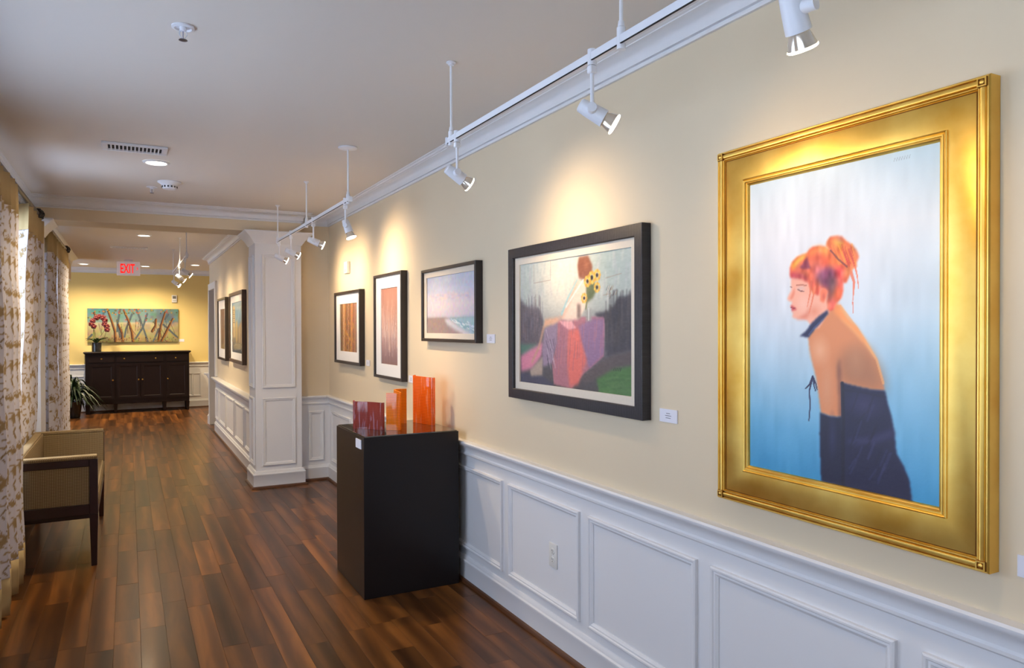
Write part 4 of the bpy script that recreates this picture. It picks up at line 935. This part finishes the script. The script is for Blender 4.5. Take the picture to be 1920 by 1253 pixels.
def vent(label, x, y, w, d, n):
    t = thing('ceiling_vent', label, 'vent', Matrix.Translation((x, y, ZC)))
    z = -.014
    mb = MB(); b = .028
    mb.box(-w / 2, w / 2, -d / 2, -d / 2 + b, z, -.0005, .003); mb.box(-w / 2, w / 2, d / 2 - b, d / 2, z, -.0005, .003)
    mb.box(-w / 2, -w / 2 + b, -d / 2 + b, d / 2 - b, z, -.0005, .003); mb.box(w / 2 - b, w / 2, -d / 2 + b, d / 2 - b, z, -.0005, .003)
    mb.build('vent_frame', M_FIX, t)
    MB().box(-w / 2 + .02, w / 2 - .02, -d / 2 + .02, d / 2 - .02, -.004, -.0005).build('vent_throat', M_SLOT, t, False)
    iw = w - 2 * b; sl = None
    for k in range(n + 1):
        xx = -iw / 2 + iw * k / n
        if sl is None: sl = MB().box(-.004, .004, -d / 2 + b - .001, d / 2 - b + .001, -.0125, -.004, .001).mesh('slat', M_FIX)
        s = link(bpy.data.objects.new('slat', sl), t); s.location = (xx, 0, 0)
    return t
vent('long white slotted vent in the ceiling near the windows', .045, 5.06, .36, .20, 14)
vent('narrow white slotted vent in the corridor ceiling', .017, 11.3, .46, .16, 12)
t = thing('smoke_detector', 'white round smoke detector with dark side slots on the ceiling', 'smoke detector', Matrix.Translation((.286, 6.13, ZC)))
MB().lathe([(.085, -.0005), (.085, -.006), (.060, -.022), (.056, -.026)], (0, 0, 0), 28).build('mounting_base', M_FIX, t)
MB().lathe([(.056, -.022), (.054, -.045), (.045, -.056), (0, -.058)], (0, 0, 0), 28).build('sensor_cap', M_FIX, t)
sl = MB().box(.0535, .0565, -.005, .005, -.047, -.034).mesh('vent_slot', M_SLOT, False)
for k in range(14):
    s = link(bpy.data.objects.new('vent_slot', sl), t); s.rotation_euler = (0, 0, 2 * math.pi * k / 14)
def sprinkler(label, x, y):
    t = thing('fire_sprinkler', label, 'sprinkler', Matrix.Translation((x, y, ZC)))
    MB().lathe([(.040, -.0005), (.040, -.006), (.030, -.009), (.026, -.003), (.012, -.003)], (0, 0, 0), 28).build('escutcheon', M_FIX, t)
    MB().lathe([(.012, -.002), (.012, -.014), (.007, -.018), (.0, -.018)], (0, 0, 0), 16).build('sprinkler_body', M_FIX, t)
    MB().tube([(-.010, 0, -.012), (-.013, 0, -.03), (-.005, 0, -.046), (0, 0, -.048)], .002, 6).tube([(.010, 0, -.012), (.013, 0, -.03), (.005, 0, -.046), (0, 0, -.048)], .002, 6).build('yoke', M_FIX, t)
    MB().cyl((0, 0, -.018), (0, 0, -.045), .002, n=8).build('glass_bulb', mat('sprinkler_bulb', (150, 150, 170), .2), t)
    MB().lathe([(0, -.049), (.014, -.049), (.016, -.051), (0, -.052)], (0, 0, 0), 14).build('deflector', mat('sprinkler_metal', (120, 124, 134), .3, metal=.8), t)
    return t
sprinkler('white fire sprinkler alone on bare ceiling away from the smoke detector', .187, 2.956)
sprinkler('white fire sprinkler beside the smoke detector', .172, 6.40)
# exit sign
t = thing('exit_sign', 'red lettered exit sign hanging from the corridor ceiling', 'exit sign', on_end(.010, 2.503, 13.3))
MB().box(-.168, .168, -.112, .112, -.045, 0, .006, seg=2).build('sign_body', M_SIGN, t)
MB().box(-.06, .06, .112, .1465, -.035, -.008, .002).build('canopy', M_FIX, t)
cu = bpy.data.curves.new('exit_text', 'FONT'); cu.body = 'EXIT'; cu.size = .2; cu.extrude = .002; cu.align_x = 'CENTER'; cu.align_y = 'CENTER'; cu.offset = .004
tmp = bpy.data.objects.new('exit_text', cu); COL.objects.link(tmp)
bpy.context.view_layer.update()
me = bpy.data.meshes.new_from_object(tmp.evaluated_get(bpy.context.evaluated_depsgraph_get())); bpy.data.objects.remove(tmp)
co = np.empty(len(me.vertices) * 3, np.float32); me.vertices.foreach_get('co', co); co = co.reshape(-1, 3)
mn, mxx = co.min(0), co.max(0); sc = np.array((.206 / (mxx[0] - mn[0]), .150 / (mxx[1] - mn[1]), 1)); co = (co - (mn + mxx) / 2) * sc + np.array((-.012, 0, .0022))
me.vertices.foreach_set('co', co.astype(np.float32).ravel()); me.materials.clear(); me.materials.append(M_RED); me.update()
link(bpy.data.objects.new('lettering', me), t)
mb = MB(); mb.tube([(.118, .022, .002), (.136, 0, .002), (.118, -.022, .002)], .006, 4); mb.build('arrow', M_RED, t, False)

# ------------------------------------------------------------------ loveseat
lv = thing('loveseat', 'mahogany framed loveseat in tan woven fabric under the window', 'loveseat', Matrix.Translation((-.405, 6.105, 0)))
X0, X1, Y0, Y1 = -.258, .225, -.72, .72        # local footprint: back at X0, front at X1
def leg(x, y):
    mb = MB(); a, b = .024, .016
    lo = [mb.bm.verts.new((x + sx * b, y + sy * b, 0)) for sx, sy in ((-1, -1), (1, -1), (1, 1), (-1, 1))]
    hi = [mb.bm.verts.new((x + sx * a, y + sy * a, .335)) for sx, sy in ((-1, -1), (1, -1), (1, 1), (-1, 1))]
    for k in range(4): mb.bm.faces.new((lo[k], lo[(k + 1) % 4], hi[(k + 1) % 4], hi[k]))
    mb.bm.faces.new(lo[::-1]); mb.bm.faces.new(hi)
    mb.build('leg', M_CHAIRWOOD, lv, False)
for x in (X0 + .024, X1 - .024):
    for y in (Y0 + .024, Y1 - .024): leg(x, y)
for s in (-1, 1):
    ya, yb = (Y0, Y0 + .048) if s < 0 else (Y1 - .048, Y1)
    mb = MB(); mb.box(X1 - .048, X1, ya, yb, .335, .69, .002); mb.box(X0, X0 + .048, ya, yb, .335, .69, .002)
    mb.box(X0 + .048, X1 - .048, ya, yb, .335, .40, .002); mb.box(X0 + .048, X1 - .048, ya, yb, .645, .69, .002)
    fr = mb.build('arm_frame', M_CHAIRWOOD, lv)
    MB().box(X0 + .048, X1 - .048, ya + .006, yb - .006, .40, .645, .003).build('arm_panel', M_WEAVE, fr)
    MB().box(X0, X1 - .002, min(ya, yb) - (.0 if s < 0 else .026), max(ya, yb) + (.026 if s < 0 else 0), .69, .714, .008, seg=3).build('arm_pad', M_WEAVE, fr)
    yi = (Y0 + .048, Y0 + .074) if s < 0 else (Y1 - .074, Y1 - .048)
    MB().box(X0 + .002, X1 - .004, yi[0], yi[1], .33, .69, .004).build('inner_arm_upholstery', M_WEAVE, fr)
MB().box(X0 + .03, X1 - .004, Y0 + .048, Y1 - .048, .30, .36, .003).build('seat_rail', M_CHAIRWOOD, lv)
MB().box(X0 + .07, X1 + .004, Y0 + .076, Y1 - .076, .362, .47, .025, seg=4).build('seat_cushion', M_WEAVE, lv)
MB().box(X0, X0 + .07, Y0 + .076, Y1 - .076, .34, .714, .02, seg=4).build('backrest', M_WEAVE, lv)

# ------------------------------------------------------------------ curtains
def damask_tile():
    n = 120; c = Canvas(n, n, 1.0, (212, 208, 214)); tan = (160, 134, 92); dk = (138, 114, 76)
    def rep(f):
        for du in (-1, 0, 1):
            for dv in (-1, 0, 1): f(du, dv)
    def leafs(u, v, l, ang, w, col):
        p = [(u + l * t * math.cos(ang + .9 * t), v + l * t * math.sin(ang + .9 * t)) for t in (0, .33, .66, 1)]
        rep(lambda a, b: c.stroke([(x + a, y + b) for x, y in p], w, col, 1, w * .25))
    rep(lambda a, b: c.blob(.70 + a, .40 + b, .13, .12, tan, 1, .25)); rep(lambda a, b: c.blob(.70 + a, .44 + b, .05, .05, (206, 196, 186), .8, .4))
    for k in range(7): leafs(.70 + .06 * math.cos(k * .9 + .4), .40 + .06 * math.sin(k * .9 + .4), .13, k * .9, .055, tan)
    for k in range(6): leafs(.22, .82, .20, .3 + k * .38, .06, tan)
    for k in range(5): leafs(.18, .30, .17, -1.0 + k * .5, .05, dk if k % 2 else tan)
    p = [(.22, .82), (.34, .70), (.40, .56), (.34, .46), (.24, .46), (.20, .54), (.26, .60)]
    rep(lambda a, b: c.stroke([(x + a, y + b) for x, y in p], .035, tan, 1))
    p2 = [(.70, .28), (.62, .14), (.66, .02), (.78, .0), (.86, .08), (.82, .16), (.74, .14)]
    rep(lambda a, b: c.stroke([(x + a, y + b) for x, y in p2], .035, tan, 1))
    p3 = [(.86, .62), (.95, .74), (.92, .88), (.80, .92), (.72, .84), (.78, .76)]
    rep(lambda a, b: c.stroke([(x + a, y + b) for x, y in p3], .035, dk, 1))
    for k in range(6): leafs(.48, .90, .16, 2.2 + k * .45, .05, tan)
    for k in range(5): leafs(.95, .50, .15, 1.0 + k * .5, .045, dk)
    for u, v in ((.52, .62), (.46, .20), (.95, .30), (.06, .58), (.52, .95)): rep(lambda a, b: c.blob(u + a, v + b, .05, .035, tan, 1, .4))
    for k in range(5): leafs(.40, .30, .16, 2.4 + k * .5, .06, tan)
    for k in range(5): leafs(.05, .95, .16, -.6 + k * .5, .055, dk)
    for k in range(5): leafs(.60, .74, .15, .2 + k * .5, .055, tan)
    return lin(np.clip(c.a, 0, 255))
TILE = damask_tile()
def curtain(label, xc, y0, y1, ztop, folds, amp_t, amp_b, phase, group, zb=.012, drift=0.0):
    t = thing('curtain', label, 'curtain', Matrix.Translation((xc, (y0 + y1) / 2, 0)), group)
    W = y1 - y0; ns = int(max(90, folds * 46)); 
    s = np.linspace(0, 1, ns); wave = np.sin(2 * np.pi * folds * s + phase); shape = np.sign(wave) * np.abs(wave) ** .7
    jit = np.interp(s, np.linspace(0, 1, 9), rng.uniform(.75, 1.15, 9))
    xs = shape * jit; ys = (s - .5) * W + .012 * np.sin(4 * np.pi * folds * s + 2 * phase)
    am = (amp_t + amp_b) / 2
    arcl = np.concatenate([[0], np.cumsum(np.hypot(np.diff(xs * am), np.diff(ys)))])
    def part(name, za, zb_, m, tile):
        nz = max(3, int((za - zb_) / (.008 if tile else .05))); z = np.linspace(zb_, za, nz)
        S, Z = np.meshgrid(np.arange(ns), z); f = (ztop - Z) / (ztop - zb)
        A = amp_t + (amp_b - amp_t) * f + .004 * np.sin(9 * Z)
        X = xs[S] * A + drift * f; Y = ys[S] + .008 * f * np.sin(3 * Z + 5 * s[S])
        rgba = None
        if tile:
            U = (arcl[S] / .30) % 1 * 119; V = (Z / .30) % 1 * 119; rgb = TILE[np.round(V).astype(int), np.round(U).astype(int)]
            rgba = np.concatenate([rgb, np.ones(rgb.shape[:2] + (1,))], 2)
        o = link(bpy.data.objects.new(name, grid_mesh(name, X, Y, Z, rgba, m)), t)
        md = o.modifiers.new('cloth_thickness', 'SOLIDIFY'); md.thickness = .004; md.offset = 0
        return o
    part('header_band', ztop, ztop - .185, M_TAN, False); part('patterned_panel', ztop - .185, zb + .20, M_DAMASK, True); part('hem_band', zb + .20, zb, M_TAN, False)
    return t
XR, ZR = -.65, 2.47
curtain('floral damask curtain hanging in front of the loveseat arm with framed panel', XR + .015, 4.25, 5.36, ZR - .05, 6, .040, .064, 1.35, 'damask curtains on the window wall')
curtain('floral damask curtain behind the loveseat next to the shallow pilaster', XR, 6.12, 7.12, ZR - .05, 5, .040, .030, 1.2, 'damask curtains on the window wall', drift=-.085)
curtain('floral damask curtain just past the shallow pilaster toward the sideboard', XR, 7.84, 8.44, ZR - .05, 4, .040, .050, 0, 'damask curtains on the window wall')
curtain('floral damask curtain closest to the palm and sideboard', XR, 8.50, 9.92, ZR - .05, 6, .040, .052, .8, 'damask curtains on the window wall')
def rod(label, y0, y1):
    t = thing('curtain_rod', label, 'curtain rod', Matrix.Translation((XR, (y0 + y1) / 2, ZR))); h = (y1 - y0) / 2
    MB().cyl((0, -h, 0), (0, h, 0), .019, n=16).build('rod', M_ROD, t)
    for s in (-1, 1):
        f = MB().lathe([(.019, 0), (.034, .008), (.034, .018), (.024, .026), (.040, .060), (.045, .095), (.036, .135), (.018, .165), (0, .178)], (0, s * h, 0), 18, (0, s, 0)).build('finial', M_IRON, t)
        mb = MB()
        for k in range(6):
            mb.tube([(.043 * math.cos(k * 1.047 + q * .5), s * (h + .055 + q * .026), .043 * math.sin(k * 1.047 + q * .5)) for q in range(4)], .006, 5)
        mb.build('twisted_ribs', M_IRON, f)
        y = s * (h - .05)
        b = MB().box(XL - XR + .0005, XL - XR + .012, y - .02, y + .02, -.10, .02, .003).build('bracket', M_IRON, t)
        MB().box(XL - XR + .010, .006, y - .008, y + .008, -.030, -.016, .002).build('bracket_arm', M_IRON, b)
    return t
rod('dark iron curtain rod with twisted finials above the loveseat', 4.2, 6.99)
rod('dark iron curtain rod with twisted finials past the shallow pilaster', 7.87, 10.0)

# ------------------------------------------------------------------ sideboard, orchid, palm
sb = thing('sideboard', 'dark espresso sideboard with brass knobs against the end wall', 'sideboard', Matrix.Translation((.165, 14.90, 0)))
BW, BD = 1.69, .42; hx = BW / 2
MB().box(-hx, hx, .012, BD, .17, 1.075, .003).build('cabinet_body', M_ESPRESSO, sb)
mb = MB(); mb.box(-.875, .875, -.022, BD + .005, 1.088, 1.112, .004); mb.box(-.862, .862, -.012, BD + .003, 1.075, 1.088, .003); mb.build('top', M_ESPRESSO, sb)
cr2x = lambda c: (c - 940) / 1350 * BW                         # positions along the front, measured from the centre
knob = None
def add_knob(parent, x, z):
    o = MB().lathe([(.005, 0), (.005, .010), (.014, .016), (.016, .022), (.012, .028), (0, .030)], (x, 0, z), 14, (0, -1, 0)).build('knob', M_BRASS, parent)
    return o
for a, b, ks in ((308, 628, (467,)), (656, 1262, (755, 1162)), (1308, 1590, (1430,))):
    d = MB().box(cr2x(a), cr2x(b), -.002, .012, .925, 1.045, .003).build('drawer', M_ESPRESSO, sb)
    for k in ks: add_knob(d, cr2x(k), .985)
for a, b, k in ((308, 628, 608), (656, 957, 937), (968, 1262, 988), (1308, 1590, 1304 + 18)):
    xa, xb = cr2x(a), cr2x(b)
    d = MB().box(xa, xb, .002, .012, .255, .895, .002).build('door', M_ESPRESSO, sb)
    fr = MB().rect_frame(xb - xa, .64, [(0, 0), (0, .006), (.045, .006), (.052, .002), (.058, -.002)]).build('door_frame', M_ESPRESSO, d)
    fr.matrix_local = Matrix(((1, 0, 0, (xa + xb) / 2), (0, 0, -1, .002), (0, 1, 0, .575), (0, 0, 0, 1)))
    add_knob(d, cr2x(k), .60)
for x in (cr2x(285), cr2x(640), cr2x(1280), cr2x(1592)):
    for y in (.03, BD - .03):
        mb = MB(); a, b = .030, .020
        lo = [mb.bm.verts.new((x + sx * b, y + sy * b, 0)) for sx, sy in ((-1, -1), (1, -1), (1, 1), (-1, 1))]; hi = [mb.bm.verts.new((x + sx * a, y + sy * a, .17)) for sx, sy in ((-1, -1), (1, -1), (1, 1), (-1, 1))]
        for k in range(4): mb.bm.faces.new((lo[k], lo[(k + 1) % 4], hi[(k + 1) % 4], hi[k]))
        mb.bm.faces.new(lo[::-1]); mb.bm.faces.new(hi); mb.build('leg', M_ESPRESSO, sb, False)

def blade(pts, w, n=8, droop=None):
    """leaf: curved strip with a keel, tapering at both ends"""
    mb = MB(); P = [Vector(p) for p in pts]; C = []
    for i in range(n + 1):
        s = i / n; a = P[0].lerp(P[1], s); b = P[1].lerp(P[2], s); C.append(a.lerp(b, s))
    L = []
    for i, c in enumerate(C):
        d = (C[min(i + 1, n)] - C[max(i - 1, 0)]).normalized(); sd = d.cross(Vector((0, 0, 1)))
        sd = sd.normalized() if sd.length > 1e-4 else Vector((1, 0, 0)); up = sd.cross(d).normalized()
        ww = w * max(.06, math.sin(math.pi * (i / n * .92 + .05)) ** .7) / 2
        L.append((mb.bm.verts.new(c - sd * ww + up * ww * .4), mb.bm.verts.new(c), mb.bm.verts.new(c + sd * ww + up * ww * .4), mb.bm.verts.new(c - up * .0025)))
    for A, B in zip(L, L[1:]):
        for k in range(4): mb.bm.faces.new((A[k], A[(k + 1) % 4], B[(k + 1) % 4], B[k]))
    return mb
oc = thing('potted_orchid', 'dark red orchid in a black pot on the sideboard', 'orchid', Matrix.Translation((-.508, 15.06, 1.1125)))
MB().lathe([(0, 0), (.070, 0), (.076, .006), (.080, .160), (.078, .164), (.072, .160), (.070, .135)], (0, 0, 0), 24).build('pot', M_POT, oc)
MB().lathe([(0, .138), (.071, .136)], (0, 0, 0), 20).build('soil', M_SOIL, oc)
r_ = random.Random(5)
for k in range(9):
    a = k * .72; l = .13 + .05 * r_.random()
    blade([(0, 0, .14), (.5 * l * math.cos(a), .5 * l * math.sin(a), .26), (l * math.cos(a), l * math.sin(a) * .8, .20 + .05 * r_.random())], .05).build('leaf', M_LEAF, oc)
stem = [(-.03, 0, .14), (-.035, 0, .35), (-.045, 0, .50), (-.02, -.01, .60), (.05, -.02, .645), (.12, -.02, .60), (.16, -.02, .52), (.175, -.02, .42)]
MB().tube(stem, .005, 7).build('stem', M_STEM, oc)
MB().cyl((-.045, .01, .13), (-.045, .01, .52), .004, n=8).build('support_stake', M_STEM, oc)
for k, (x, z) in enumerate(((-.075, .50), (-.04, .46), (-.055, .56), (0, .615), (.045, .64), (.10, .62), (.135, .57), (.13, .50), (.165, .46), (.17, .40))):
    mb = MB()
    for q in range(5):
        a = q * 1.257 + .3 * k; mb.sphere((x + .024 * math.cos(a), -.028 + .006 * (q % 2), z + .024 * math.sin(a)), .027, 1, .30, .9, 8, 6)
    fl_ = mb.build('flower', M_ORCHID, oc); MB().sphere((x, -.042, z), .009, u=8, v=6).build('flower_lip', mat('orchid_lip', (196, 90, 60), .5), fl_)
pl = thing('potted_palm', 'bushy green potted palm beside the dark sideboard', 'palm', Matrix.Translation((-.86, 14.55, 0)))
MB().lathe([(0, 0), (.11, 0), (.12, .01), (.15, .26), (.155, .28), (.14, .28), (.135, .24)], (0, 0, 0), 24).build('pot', M_POT, pl)
MB().lathe([(0, .25), (.136, .245)], (0, 0, 0), 20).build('soil', M_SOIL, pl)
for k in range(170):
    a = r_.uniform(0, 6.283); e = r_.uniform(.15, 1.35); l = r_.uniform(.34, .60)
    hx_, hz = l * math.cos(e), l * math.sin(e); zb_ = .26 + .08 * r_.random()
    tip = (hx_ * 1.0 * math.cos(a), hx_ * 1.0 * math.sin(a) * .8, max(.05, zb_ + hz * .75 - .22 * hx_ / .4))
    midp = (hx_ * .45 * math.cos(a), hx_ * .45 * math.sin(a) * .8, zb_ + hz * .9 + .08)
    blade([(0, 0, zb_), midp, tip], .030 + .012 * r_.random(), 7).build('leaf', M_LEAF2, pl)
